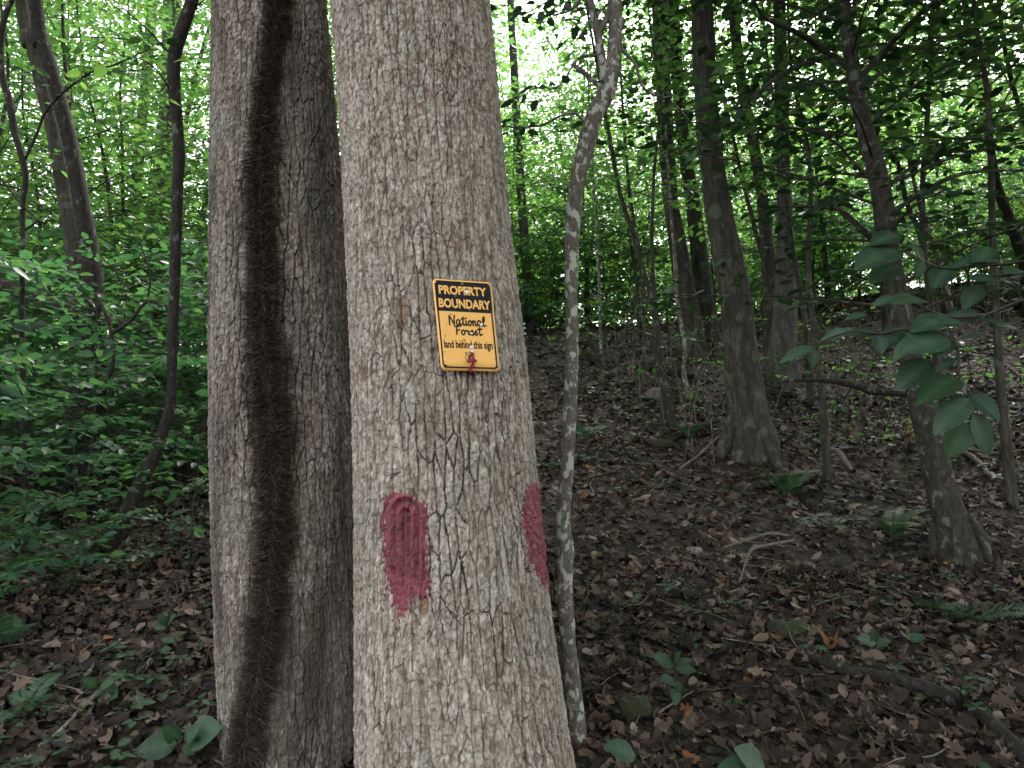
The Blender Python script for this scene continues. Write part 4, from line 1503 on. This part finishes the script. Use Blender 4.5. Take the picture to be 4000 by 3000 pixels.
LEFT_STEM = [(-2.45, yc, .5)]
place_tree('understory_tree', P_UND, spots(12, (-9, -2.9, 6.0, 12), (.8, 1.2), 1), 'slim leafy understory tree in the greenery left of the vine covered trunk', 'tree', 'understory trees left of the vine covered trunk')
place_tree('understory_tree', P_UND, spots(7, (-2.4, 1.4, 8.5, 14), (.85, 1.2), 2), 'slim leafy understory tree behind the two big trunks', 'tree', 'understory trees behind the two big trunks')
place_tree('understory_tree', P_UND, spots(8, (1.0, 10, 8.6, 13), (.8, 1.2), 3), 'slim leafy understory tree along the ridge on the right', 'tree', 'understory trees along the right ridge')
place_tree('understory_tree', P_HIGH, [(1.35, 6.6, .4, .75), (2.3, 5.5, 5.2, .85), (2.9, 7.2, 2.0, .95), (3.7, 6.4, 1.2, 1.0), (4.9, 5.6, 3.0, 1.0), (5.6, 7.4, 4.0, 1.05), (3.3, 5.0, 2.2, .95), (4.4, 4.6, .2, 1.0), (3.0, 8.3, 2.6, 1.0), (4.4, 8.6, 1.6, 1.0)], 'leafy young tree standing on the open slope among the stems', 'tree', 'young trees on the open slope')
place_tree('tall_understory_tree', P_TALL, spots(22, (-14, -1, 10, 20), (.85, 1.2), 4), 'tall leafy tree far back on the left side', 'tree', 'tall trees far back on the left')
place_tree('tall_understory_tree', P_TALL, spots(15, (-.5, 17, 16.5, 22), (.85, 1.2), 5), 'tall leafy tree far back beyond the ridge', 'tree', 'tall trees beyond the ridge')
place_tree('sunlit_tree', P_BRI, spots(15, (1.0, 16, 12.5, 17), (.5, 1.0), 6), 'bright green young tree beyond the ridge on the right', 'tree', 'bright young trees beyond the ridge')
place_tree('shrub', P_SHR, spots(22, (-5.2, -1.75, 4.4, 8.2), (.75, 1.1), 7, LEFT_STEM + [(-2.2, 3.2, 1.3)]) + [(-2.75, 3.5, 1.0, .62), (-2.2, 3.75, 2.2, .42), (-3.2, 3.9, 4.0, .8), (-3.0, 3.1, 5.0, .5), (-3.6, 4.3, .3, .9)], 'leafy green shrub in the thicket left of the vine covered trunk', 'shrub', 'shrubs in the left thicket')
place_tree('shrub', P_SHR, spots(16, (-8, 0, 8, 13), (.8, 1.3), 8), 'leafy green shrub farther back on the left', 'shrub', 'shrubs farther back on the left')
place_tree('shrub', P_SHR, spots(34, (.5, 13, 10.2, 14), (.7, 1.25), 9), 'leafy green shrub on the crest of the slope', 'shrub', 'shrubs on the crest of the slope')
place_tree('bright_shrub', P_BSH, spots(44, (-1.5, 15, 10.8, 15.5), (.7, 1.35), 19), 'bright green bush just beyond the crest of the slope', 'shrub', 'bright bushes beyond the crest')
place_tree('bright_shrub', P_BSH, spots(12, (-9, -1.5, 11, 15), (.8, 1.4), 20), 'bright green bush in the gap behind the left thicket', 'shrub', 'bright bushes behind the left thicket')
place_tree('low_shrub', P_LOW, spots(24, (.5, 7, 5.6, 9.8), (.5, 1.2), 10), 'low leafy sprout on the leaf strewn slope', 'shrub', 'low sprouts on the slope')
place_tree('low_shrub', P_LOW, spots(9, (-4.2, -1.6, 3.6, 6.0), (.5, 1.0), 12, LEFT_STEM), 'low leafy sprout at the foot of the left thicket', 'shrub', 'low sprouts at the foot of the left thicket')


# ------------------------------------------------------------------ far woodland, plus unseen canopy added for shade (one mass)
def woodland():
    lf = Leafer()
    r = np.random.default_rng(77)

    def clusters(n, box, zlo, zhi, per, rad, size, thr):
        x, y = r.uniform(box[0], box[1], n), r.uniform(box[2], box[3], n)
        z = gh(x, y, False) + r.uniform(zlo, zhi, n)
        c = np.column_stack([x, y, z])
        k = fbm(c * .24, 3, 91) > thr
        c = c[k]
        m = len(c)
        a = r.uniform(0, 6.283, (m, per))
        q = np.sqrt(r.random((m, per))) * rad * r.uniform(.6, 1.3, (m, 1))
        p = np.stack([c[:, None, 0] + np.cos(a) * q, c[:, None, 1] + np.sin(a) * q, c[:, None, 2] + r.normal(0, .10, (m, per)) - .12 * q], -1)
        d = np.stack([np.cos(a) + r.normal(0, .5, a.shape), np.sin(a) + r.normal(0, .5, a.shape), r.normal(-.2, .25, a.shape)], -1)
        nn = UP + r.normal(0, .4, p.shape)
        lf.add(p.reshape(-1, 3), d.reshape(-1, 3), nn.reshape(-1, 3), size * r.uniform(.7, 1.2, m * per))
    clusters(3900, (-32, 32, 20, 32), 0, 14, 46, .8, .17, -.04)
    clusters(3000, (-30, 32, 17, 27), 0, 6, 46, .8, .15, -.3)
    clusters(4200, (-36, 38, 26, 36), 0, 13, 46, 1.0, .21, -.16)
    clusters(2300, (-1.5, 14, 1.0, 7.8), 6.5, 11, 46, .8, .14, -.25)  # from here down: out of view, added to keep light off the near ground
    clusters(1000, (-14, -1.5, 1.5, 9.5), 6.5, 11, 46, .8, .14, -.1)
    clusters(1300, (1.0, 14, -2.0, 5), 4.8, 9, 46, .8, .14, -.35)
    clusters(3000, (.2, 12, 3.0, 9.5), 5.6, 8.5, 46, .8, .14, -.35)
    clusters(700, (2.4, 14, -9, -2), 5.0, 9, 46, .8, .14, -.3)  # unseen leaves behind the camera, added to darken the right slope
    o = link('woodland_and_shade_canopy', lf.mesh('woodland_and_shade_canopy', M_LEAF))
    tag(o, 'mass of green leaves of the far woods, with unseen canopy added overhead for shade', 'woods', kind='stuff')
    print('WOODLAND leaves', lf.count())


woodland()


# ------------------------------------------------------------------ leaf litter
def litter():
    r = np.random.default_rng(31)
    outl = [np.array([[0, 0], [.18, .10], [.16, .22], [.34, .20], [.32, .36], [.5, .26], [.62, .36], [.72, .2], [.86, .18], [1, 0], [.86, -.18], [.72, -.2], [.62, -.34], [.5, -.24], [.34, -.36], [.32, -.2], [.16, -.22], [.18, -.1]]),
            np.array([[0, 0], [.10, .30], [.30, .28], [.34, .52], [.55, .30], [.78, .36], [.74, .14], [1, 0], [.74, -.14], [.8, -.34], [.55, -.3], [.36, -.5], [.3, -.28], [.10, -.32]]),
            np.array([[0, 0], [.15, .17], [.4, .26], [.7, .2], [1, 0], [.7, -.2], [.4, -.26], [.15, -.17]])]
    X, Y, S = [], [], []
    for n, box, s in [(27000, (-3.6, 4.2, 1.7, 4.2), .069), (27000, (-5.0, 7.0, 4.0, 7.5), .070), (18000, (-8, 12, 7, 13), .09)]:
        x, y = r.uniform(box[0], box[1], n), r.uniform(box[2], box[3], n)
        X.append(x)
        Y.append(y)
        S.append(s * r.uniform(.45, 1.25, n))
    X, Y, S = map(np.concatenate, (X, Y, S))
    e = .04
    Z = gh(X, Y)
    nx = -(gh(X + e, Y) - Z) / e
    ny = -(gh(X, Y + e) - Z) / e
    N = nrmz(np.column_stack([nx, ny, np.ones(len(X))]) + r.normal(0, .38, (len(X), 3)))
    kind = r.choice(3, len(X), p=[.32, .16, .52])
    lift = np.abs(r.normal(0, .012, len(X))) + .004
    mb = MB()
    pat = fbm(np.column_stack([X, Y, X * 0]) * 1.2, 3, 14)
    rnd = np.clip(r.beta(1.3, 1.45, len(X)) * .95 + .12 * pat, 0, .958)
    sp = r.random(len(X))
    rnd = np.where(sp > .992, .985, rnd)
    rnd = np.where(sp > .9985, 1.0, rnd)
    for kd, O in enumerate(outl):
        m = np.flatnonzero(kind == kd)
        k = len(O)
        n = len(m)
        a = r.uniform(0, 6.283, n)
        T1 = np.column_stack([np.cos(a), np.sin(a), np.zeros(n)])
        T1 = nrmz(T1 - N[m] * np.sum(T1 * N[m], -1, keepdims=True))
        T2 = np.cross(N[m], T1)
        pts = np.vstack([[.5, 0], O])
        cx_, cy_ = r.normal(.2, .5, n), r.normal(.4, .8, n)
        tw = r.normal(0, .35, n)
        u = pts[None, :, 0] - .5
        w = pts[None, :, 1] * r.uniform(.75, 1.15, (n, 1))
        zz = cx_[:, None] * u * u + cy_[:, None] * w * w * 1.8 + tw[:, None] * u * w + r.normal(0, .025, (n, k + 1))
        s = S[m][:, None, None]
        P = np.column_stack([X[m], Y[m], Z[m] + lift[m]])[:, None, :] + s * (T1[:, None] * u[..., None] + T2[:, None] * w[..., None] + N[m][:, None] * zz[..., None])
        i = np.arange(k)
        f = np.stack([np.zeros(k, int), 1 + i, 1 + (i + 1) % k], -1)
        off = (np.arange(n) * (k + 1))[:, None, None]
        mb.add(P.reshape(-1, 3), [(f[None] + off).reshape(-1, 3)], np.repeat(rnd[m], k + 1))
    o = link('leaf_litter', mb.mesh('leaf_litter', M_LITTER, False))
    tag(o, 'dry brown fallen leaves strewn over the forest floor', 'leaf litter', kind='stuff')
    # fine twigs
    mb = MB()
    for k in range(520):
        x, y = r.uniform(-4, 6.5), r.uniform(1.8, 8.5)
        a, L = r.uniform(0, 6.283), r.uniform(.08, .5)
        d = np.array([math.cos(a), math.sin(a)])
        kk = 4
        xy = np.array([x, y]) + d * np.linspace(0, L, kk)[:, None] + r.normal(0, .025 * L, (kk, 2))
        z = gh(xy[:, 0], xy[:, 1]) + .018 + r.uniform(0, .03)
        rr_ = r.uniform(.0012, .004)
        V, pol = tube(np.column_stack([xy, z]), np.linspace(rr_, rr_ * .4, kk), 4, 8, cap=False)
        mb.add(V, pol)
    o = link('twig_litter', mb.mesh('twig_litter', M_STICK))
    tag(o, 'thin dead twigs scattered among the fallen leaves', 'twigs', kind='stuff')


litter()


def dead_brush():
    r = np.random.default_rng(404)
    mb = MB()
    for k in range(150):
        x, y = r.uniform(1.2, 6.2), r.uniform(5.6, 9.6)
        h = r.uniform(.25, 1.1)
        a = r.uniform(0, 6.283)
        ln = r.uniform(.1, .9) * h
        b = np.array([x, y, g1(x, y) - .02])
        pts = [b, b + np.array([math.cos(a) * ln * .2, math.sin(a) * ln * .2, h * .5]), b + np.array([math.cos(a) * ln * .6, math.sin(a) * ln * .6, h * .85]) + r.normal(0, .05, 3),
               b + np.array([math.cos(a) * ln * 1.1, math.sin(a) * ln * 1.1, h * r.uniform(.6, 1.0)]) + r.normal(0, .05, 3)]
        rr_ = r.uniform(.0025, .006)
        V, pol = tube(pts, [rr_, rr_ * .8, rr_ * .6, rr_ * .3], 4, 12, cap=False)
        mb.add(V, pol)
        for q in range(r.integers(0, 4)):
            c = pts[1] + (pts[2] - pts[1]) * r.random()
            e = c + r.normal(0, .16, 3) + UP * .05
            V, pol = tube([c, (c + e) / 2 + UP * .03, e], [rr_ * .5, rr_ * .4, rr_ * .2], 3, 6, cap=False)
            mb.add(V, pol)
    o = link('dead_brush', mb.mesh('dead_brush', M_STICK))
    tag(o, 'tangle of thin dead stems on the slope below the ridge', 'brush', kind='stuff')


dead_brush()


# ------------------------------------------------------------------ ground cover seedlings (uncountable)
def ground_cover():
    r = np.random.default_rng(55)
    lf = Leafer(near_leaf(5, .34, 0, .15, .1))
    n = 2300
    x, y = np.concatenate([r.uniform(-3.8, -.9, n // 2), r.uniform(.5, 6.0, n - n // 2)]), np.concatenate([r.uniform(1.9, 6.5, n // 2), r.uniform(1.8, 9.0, n - n // 2)])
    keep = fbm(np.column_stack([x, y, x * 0]) * 1.4, 3, 66) > np.where(x < 0, -.05, .12)
    x, y = np.concatenate([x, r.normal(1.0, .45, 420)]), np.concatenate([y, r.normal(7.6, .8, 420)])
    keep = np.concatenate([keep, np.ones(420, bool)])
    x, y = x[keep], y[keep]
    z = gh(x, y)
    for k in range(len(x)):
        m = r.integers(2, 6)
        h = r.uniform(.02, .09)
        a = r.uniform(0, 6.283) + np.arange(m) * 6.283 / m
        d = np.column_stack([np.cos(a), np.sin(a), r.normal(.1, .2, m)])
        lf.add(np.array([x[k], y[k], z[k] + h]) + d * .006, d, UP + r.normal(0, .25, (m, 3)), r.uniform(.022, .055) * r.uniform(.8, 1.2, m))
    print('COVER', lf.count())
    o = link('ground_cover', lf.mesh('ground_cover', M_PLANT))
    tag(o, 'small green seedlings dotting the leaf litter', 'ground cover', kind='stuff')


ground_cover()


# ------------------------------------------------------------------ ferns
def frond(L, seed):
    r = np.random.default_rng(seed)
    lf = Leafer(near_leaf(5, .085, 0, .1, .05))
    k = 24
    t = np.linspace(.12, 1, k)
    x = L * t * .85
    z = L * (.75 * t - .62 * t * t)
    P = np.column_stack([x, np.zeros(k), z])
    T = nrmz(np.gradient(P, axis=0))
    for sgn in (-1, 1):
        d = np.array([0, sgn, 0]) + T * .35 - UP * .12 + r.normal(0, .05, (k, 3))
        n = nrmz(np.cross(T, np.array([0, 1.0, 0]))) * -1
        lf.add(P, d, n + r.normal(0, .12, (k, 3)), L * .24 * np.sin(np.pi * np.clip(t * .88 + .1, 0, 1)) ** .8)
    mb = MB()
    leaves(mb, np.concatenate(lf.p), np.concatenate(lf.d), np.concatenate(lf.n), np.concatenate(lf.s), lf.tmpl)
    st = np.column_stack([np.linspace(0, .85 * L, 12), np.zeros(12), L * (.75 * np.linspace(0, 1, 12) - .62 * np.linspace(0, 1, 12) ** 2)])
    V, pol = tube(st, np.linspace(.0028, .0008, 12), 4, 16, cap=False)
    mb.add(V, pol, .2)
    return mb.mesh('frond', M_FERN)


FRONDS = [frond(.42, 1), frond(.34, 2), frond(.5, 3)]


def fern(u, v, n, sc, label, seed):
    p = gpt(u, v)
    r = np.random.default_rng(seed)
    root = thing('fern', label, 'fern', (p[0], p[1], g1(p[0], p[1]) - .01), r.uniform(0, 6))
    sc *= .72
    root.scale = (sc, sc, sc)
    for k in range(n):
        o = link('frond', FRONDS[k % 3], root)
        o.rotation_euler = (r.normal(0, .15), -r.uniform(-.1, .55), k * 6.283 / n + r.normal(0, .25))
        s = r.uniform(.7, 1.15)
        o.scale = (s, s, s)


for a in [(3075, 1940, 9, 1.25, 'large dark fern at the foot of the mossy footed tree', 1), (3490, 2100, 7, 1.1, 'fern clump left of the leaning tree roots', 2), (3780, 2440, 6, .9, 'fern low in the shade below the leaning tree', 3),
          (2690, 1720, 6, .9, 'small fern beside the thin dark stem', 4), (2290, 1720, 6, .9, 'fern behind the lichen speckled sapling', 5), (2150, 1830, 5, .7, 'small bright fern peeking out between oak and speckled sapling', 6),
          (3290, 1620, 5, .8, 'fern on the open slope near the arching dead branch', 7), (60, 2230, 6, .8, 'fern under the left thicket, uppermost of three', 8), (20, 2540, 6, .9, 'fern at the left margin, between the other two', 9),
          (90, 2800, 6, .7, 'lowest fern at the bottom left', 10), (3250, 2080, 5, .8, 'small fern among the sticks in mid slope', 11)]:
    fern(*a)


# ------------------------------------------------------------------ broad leaved seedlings of the foreground
def seedling(name, label, base, tips, tmpl, y=None, mat=None, stem_r=.002, wood_mat=None):
    """base: photo pixel of the foot; tips: list of (base u, v, tip u, v) of the leaves"""
    p = gpt(base[0], base[1], 1.0)
    if y is not None:
        q = Py(base[0], base[1], y)
        p = np.array([q[0], q[1], g1(q[0], q[1])])
    root = thing(name, label, 'plant', p)
    mb = MB()
    for k, (a, b, c, d) in enumerate(tips):
        P0, P1 = Py(a, b, p[1] + .02 * math.sin(k * 2)), Py(c, d, p[1] - .03 + .04 * math.sin(k * 3))
        V, pol = tube([p, (p + P0) / 2 + np.array([.004 * math.sin(k), 0, .01]), P0], [stem_r * 1.4, stem_r, stem_r * .6], 5, 10)
        mb.add(V, pol)
        m2 = MB()
        D = P1 - P0
        leaves(m2, [P0], [D], [UP * .75 + np.array([0, -.75, 0]) + RNG.normal(0, .12, 3)], [np.linalg.norm(D)], tmpl)
        link('leaf', m2.mesh('leaf', mat or M_PLANT, True, p), root)
    link('stem', mb.mesh('stem', M_TWIG, True, p), root)


seedling('seedling', 'single broad leaf at the bottom edge just right of the oak', (2560, 3080), [(2480, 2950, 2365, 2905)], LEAF_OVAL, 2.25)
seedling('seedling', 'pair of broad leaves at the bottom edge right of the single leaf', (2960, 3120), [(2960, 3030, 2810, 2990), (2990, 3010, 2880, 2920)], near_leaf(10, .36, 0, .1, .1), 2.2)
seedling('seedling', 'upright toothed leaf plant in the lower slope litter', (2640, 2760),
         [(2630, 2600, 2555, 2555), (2635, 2590, 2650, 2545), (2640, 2610, 2720, 2615), (2645, 2600, 2700, 2570), (2640, 2660, 2585, 2650), (2645, 2660, 2655, 2720), (2640, 2690, 2640, 2755)], near_leaf(12, .3, .03, .15, .1))
seedling('seedling', 'small toothed seedling right of the upright toothed plant', (2890, 2790), [(2890, 2760, 2830, 2750), (2890, 2760, 2945, 2775), (2890, 2765, 2880, 2730)], near_leaf(12, .34, .03, .1, .1))
seedling('seedling', 'pale toothed seedling near the fallen log', (3440, 2560), [(3420, 2510, 3350, 2490), (3420, 2510, 3410, 2460), (3425, 2515, 3480, 2500), (3560, 2500, 3610, 2480), (3560, 2505, 3530, 2470)], near_leaf(12, .34, .03, .1, .1))
seedling('seedling', 'five leaved broad plant at the foot of the vine covered trunk', (700, 3000), [(690, 2900, 520, 2930), (700, 2890, 640, 2840), (720, 2890, 770, 2840), (730, 2895, 800, 2900), (740, 2880, 850, 2840), (720, 2910, 760, 2950)], LEAF_OVAL)
seedling('seedling', 'broad rounded leaf plant low on the left litter', (650, 2480), [(650, 2440, 620, 2400), (655, 2440, 680, 2400), (650, 2450, 600, 2450)], LEAF_OVAL)
seedling('seedling', 'leafy seedling in the litter of the lower left', (400, 2740), [(380, 2680, 320, 2650), (385, 2670, 390, 2620), (390, 2680, 440, 2660), (400, 2700, 350, 2720), (400, 2700, 450, 2720)], near_leaf(8, .34, 0, .1, .1))


# ------------------------------------------------------------------ foreground leafy branches at the right
FRONT = np.array([1.32, 1.52, g1(1.32, 1.52)])


def near_branch(label, stems, lv, y, mat, anchor, tmpl=LEAF_NEAR):
    """lv: leaves as (base x, y, tip x, y) in the right hand study crop"""
    def cv(x, yy):
        return 3000 + x / 1.659, 900 + yy / 1.659
    P = []
    root = anchor
    wood = MB()
    for st in stems:
        pts = np.array([Py(*cv(a, b), y + .03 * math.sin(a * .01)) for a, b in st])
        if st[-1][0] > 1650:
            pts = np.vstack([pts, [FRONT[0] + .01, FRONT[1], pts[-1][2] + .03]])
        V, pol = tube(pts, np.linspace(.0016, .0045, len(pts)), 6, len(pts) * 7, .1, (40, 40, 40), 3)
        wood.add(V, pol)
    org = np.array(root.location)
    link('twig', wood.mesh('twig', M_TWIG, True, org), root)
    r = np.random.default_rng(int(y * 1000))
    for (a, b, c, d) in lv:
        yy = y + .03 * math.sin(a * .01) + r.normal(0, .02)
        P0, P1 = Py(*cv(a, b), yy), Py(*cv(c, d), yy - r.uniform(-.02, .05))
        m = MB()
        leaves(m, [P0], [P1 - P0], [UP * r.uniform(.6, .95) + np.array([0, -.62, 0]) + r.normal(0, .12, 3)], [np.linalg.norm(P1 - P0) * 1.04], tmpl)
        link('leaf', m.mesh('leaf', mat, True, org), root)


front_sapling = thing('sapling', 'sprays of large toothed dark leaves close in front at the right edge', 'sapling', FRONT)
_V, _pol = tube([FRONT - UP * .1, FRONT + UP * .8 + np.array([.02, 0, 0]), FRONT + UP * 1.7, FRONT + UP * 2.6 + np.array([.05, .04, 0])], [.014, .012, .009, .004], 10, 50, .12, (14, 14, 6), 3)
_mb = MB()
_mb.add(_V, _pol)
link('trunk', _mb.mesh('trunk', M_BARK_DARK, True, FRONT), front_sapling)
near_branch('drooping spray of large toothed leaves close in front at the right',
            [[(1315, 1250), (1300, 1060), (1240, 960), (1232, 780), (1180, 690), (1300, 600), (1480, 520), (1700, 430), (2000, 300)], [(290, 765), (420, 690), (560, 655), (720, 670), (900, 640), (1180, 690)],
             [(820, 430), (1000, 500), (1180, 560), (1400, 550)]],
            [(1300, 1090, 1080, 1290), (1310, 1250, 1165, 1470), (1330, 1190, 1470, 1450), (1310, 1060, 1510, 1200), (1220, 955, 990, 1065), (1225, 830, 1060, 900), (1050, 850, 845, 1000), (1240, 960, 1300, 1055),
             (1150, 690, 890, 740), (1190, 710, 1170, 810), (1250, 700, 1400, 660), (1020, 620, 1250, 570), (720, 670, 500, 645), (720, 680, 740, 780), (520, 655, 345, 690), (640, 545, 500, 560), (300, 760, 80, 820), (290, 770, 300, 890),
             (830, 435, 690, 465), (1000, 450, 830, 430), (1180, 570, 960, 600), (1400, 560, 1150, 540), (1390, 580, 1540, 590), (1440, 620, 1620, 600), (1180, 700, 1080, 780), (960, 700, 800, 830), (880, 640, 760, 720)],
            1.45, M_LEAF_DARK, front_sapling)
near_branch('upper spray of dark toothed leaves close in front at the right edge',
            [[(590, 190), (830, 130), (1120, 240), (1320, 230), (1500, 220), (1720, 190), (2000, 150)], [(1390, 350), (1450, 300), (1560, 290), (1720, 260)]],
            [(830, 120, 590, 195), (840, 30, 690, 55), (830, 230, 680, 300), (930, 90, 1030, 190), (1110, 250, 1240, 220), (1390, 350, 1270, 480), (1310, 210, 1500, 175), (1530, 280, 1680, 240), (1530, 335, 1640, 350), (1310, 315, 1510, 300),
             (1000, 200, 960, 310), (1160, 250, 1090, 330), (1430, 110, 1360, 200), (1240, 235, 1300, 150), (1600, 200, 1700, 120)],
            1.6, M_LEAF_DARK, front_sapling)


# ------------------------------------------------------------------ fallen wood and stones
def ground_stick(name, label, pts, mat, seed, lift=.0, ns=10, sub=()):
    """pts: (u, v, width px) photo points lying on the ground"""
    def pos(u, v, w):
        p = gpt(u, v, 1.2)
        rr_ = w / 2 / F * np.linalg.norm(p - CAM)
        return np.append([p[0], p[1], g1(p[0], p[1]) + rr_ * .8 + lift], rr_)
    Q = np.array([pos(*p) for p in pts])
    org = Q[0, :3].copy()
    root = MB()
    V, pol = tube(Q[:, :3], Q[:, 3], ns, len(Q) * 9, .18, (18, 18, 18), seed)
    root.add(V, pol)
    for s in sub:
        q = np.array([pos(*p) for p in s])
        V, pol = tube(q[:, :3], q[:, 3], 6, len(q) * 6, .15, (20, 20, 20), seed + 1)
        root.add(V, pol)
    o = link(name, root.mesh(name, mat, True, org))
    o.location = tuple(org)
    tag(o, label, 'branch')


ground_stick('fallen_log', 'dark fallen log running into the lower right corner', [c5(1120, 1255, 26), c5(1200, 1290, 34), c5(1300, 1325, 38), c5(1480, 1370, 42), c5(1650, 1425, 42), c5(1780, 1490, 42), c5(1900, 1600, 42), c5(1990, 1700, 42)], M_BARK_DARK, 3, .01, 16)
ground_stick('fallen_branch', 'pale forked stick in the middle of the slope litter', [c5(810, 842, 7), c5(900, 815, 10), c5(990, 782, 12), c5(1060, 800, 9)], M_STICK, 5, .02, 8, [[c5(1080, 810, 9), c5(990, 830, 11), c5(915, 855, 12), c5(890, 910, 10), c5(868, 975, 7)]])
ground_stick('fallen_branch', 'thin twig running diagonally through the lower litter', [c5(560, 1490, 9), c5(640, 1430, 8), c5(740, 1375, 6)], M_STICK, 6, .02, 6)
ground_stick('fallen_branch', 'straight pale stick leaning left of the mossy footed tree', [c5(640, 545, 8), c5(720, 480, 10), c5(790, 418, 10)], M_STICK, 7, .03, 8)
ground_stick('fallen_branch', 'broken pale branch right of the mossy footed tree', [c5(1150, 430, 12), c5(1200, 460, 16), c5(1250, 485, 18), c5(1275, 520, 18), c5(1295, 545, 14)], M_STICK, 8, .03, 10)
ground_stick('fallen_branch', 'long thin stick crossing the slope towards the leaning tree', [c5(1045, 672, 6), c5(1120, 705, 8), c5(1210, 748, 7)], M_STICK, 9, .02, 6)
ground_stick('fallen_branch', 'dark branch lying left of the leaning tree roots', [c5(1180, 590, 9), c5(1330, 610, 12), c5(1450, 650, 12), c5(1620, 690, 9)], M_BARK_DARK, 10, .02, 8)
ground_stick('fallen_branch', 'curved pale branch right of the leaning tree', [c5(1680, 470, 10), c5(1740, 490, 16), c5(1790, 530, 16), c5(1825, 575, 12)], M_STICK, 11, .03, 8, [[c5(1700, 460, 6), c5(1850, 480, 8), c5(1950, 470, 6)]])
ground_stick('fallen_branch', 'dark rotten branch left of the mossy footed tree root', [(2625, 1745, 16), (2680, 1720, 26), (2730, 1700, 30), (2790, 1670, 24)], M_BARK_DARK, 13, .03, 10)
ground_stick('fallen_branch', 'short white barked stick lying on the lower slope', [c5(830, 1010, 8), c5(880, 998, 14), c5(925, 985, 10)], M_STICK, 14, .01, 8)
ground_stick('fallen_branch', 'bleached stick in the litter at the bottom left', [(150, 2960, 10), (230, 2900, 14), (330, 2800, 14), (400, 2730, 10)], M_STICK, 15, .02, 8)
ground_stick('fallen_branch', 'dark bent stick at the very bottom left', [(90, 2860, 14), (180, 2930, 20), (260, 2960, 18), (320, 2985, 14)], M_BARK_DARK, 16, .02, 8)


def raised_branch(name, label, path, y, mat, seed, subs=()):
    P, W = pix(path, y)
    org = P[0].copy()
    mb = MB()
    V, pol = tube(P, W, 12, len(P) * 10, .22, (14, 14, 14), seed)
    mb.add(V, pol)
    for s in subs:
        Ps, Ws = pix(s, y)
        V, pol = tube(Ps, Ws, 6, len(Ps) * 6, .12, (20, 20, 20), seed + 2)
        mb.add(V, pol)
    o = link(name, mb.mesh(name, mat, True, org))
    o.location = tuple(org)
    tag(o, label, 'branch')


raised_branch('fallen_branch', 'arching dark dead branch lying across the slope behind the leaning tree',
              [c5(1010, 190, 10, ) , c5(1080, 182, 12), c5(1200, 183, 16), c5(1300, 200, 24), c5(1380, 222, 28), c5(1480, 232, 20), c5(1600, 245, 16), c5(1750, 240, 14), c5(1990, 260, 12)], 5.0, M_BARK_DARK, 20,
              [[c5(1300, 200, 8), c5(1270, 250, 6), c5(1250, 290, 4)], [c5(1200, 185, 6), c5(1140, 240, 6), c5(1060, 290, 5)], [c5(1420, 230, 6), c5(1400, 290, 5), c5(1380, 330, 3)]])
raised_branch('fallen_log', 'dark fallen log with a pale upper side in the left thicket', [c1(-60, 1210, 44), c1(40, 1240, 46), c1(130, 1275, 46), c1(210, 1310, 46), c1(300, 1335, 40), c1(400, 1360, 34), c1(520, 1395, 26), c1(640, 1440, 18)], 6.2, M_BARK_MOSS, 22,
              [[c1(190, 1340, 10), c1(240, 1270, 9), c1(300, 1240, 6)]])
raised_branch('fallen_branch', 'thin forked branch in the thicket beside the curving sapling', [c1(460, 1659, 16), c1(490, 1560, 16), c1(480, 1440, 15), c1(450, 1340, 12), c1(410, 1270, 10)], 4.6, M_BARK_DARK, 24,
              [[c1(485, 1440, 14), c1(560, 1390, 13), c1(635, 1305, 12), c1(720, 1325, 10)], [c1(635, 1305, 9), c1(650, 1210, 8), c1(640, 1150, 7), c1(600, 1040, 6)], [c1(490, 1530, 10), c1(620, 1525, 8), c1(760, 1530, 6)]])
raised_branch('fallen_log', 'dark rotting log lying on the ridge at the right', [(3560, 1260, 30), (3640, 1225, 50), (3740, 1190, 70), (3860, 1165, 90), (3980, 1140, 110), (4150, 1100, 120)], 9.4, M_BARK_DARK, 26,
              [[(3700, 1200, 14), (3660, 1120, 10), (3640, 1080, 6)]])


def stone(label, u, v, w, h, seed, mat=M_ROCK, name='stone'):
    p = gpt(u, v, 1.2)
    d = np.linalg.norm(p - CAM)
    a, b = w / 2 / F * d, h / 2 / F * d
    th, ph = np.meshgrid(np.linspace(0, 2 * np.pi, 28, endpoint=False), np.linspace(-1.5, 1.5, 16))
    D = np.column_stack([(np.cos(ph) * np.cos(th)).ravel(), (np.cos(ph) * np.sin(th)).ravel(), np.sin(ph).ravel()])
    q = np.sign(D) * np.abs(D) ** .75
    V = q * np.array([a, a * .8, b]) * (1 + .22 * fbm(D * 1.6 + seed * 3.1, 3, seed))[:, None]
    o = link(name, make_mesh(name, V, [grid_quads(16, 28)], mat))
    o.location = (p[0], p[1], g1(p[0], p[1]) + b * .35)
    tag(o, label, 'stone')


stone('pale slab of stone tilted on the slope left of the mossy footed tree', 2560, 1560, 70, 60, 1, M_STICK)
stone('mossy green stone near the bottom beside the speckled sapling', 2480, 2790, 110, 90, 2)
stone('small pale stone above the yellow leaf in the litter', 2395, 2295, 40, 34, 3, M_STICK)
stone('grey stone half buried left of the forked stick', 2715, 2165, 60, 34, 4, M_STICK)
stone('low mossy stone in the middle of the lower slope', 3080, 2480, 150, 60, 5)
stone('flat mossy stone beside the thin dark stem foot', 2580, 1745, 90, 36, 6)
stone('pale stone at the foot of the pinkish grey trunk', 3105, 1505, 50, 36, 7, M_STICK)
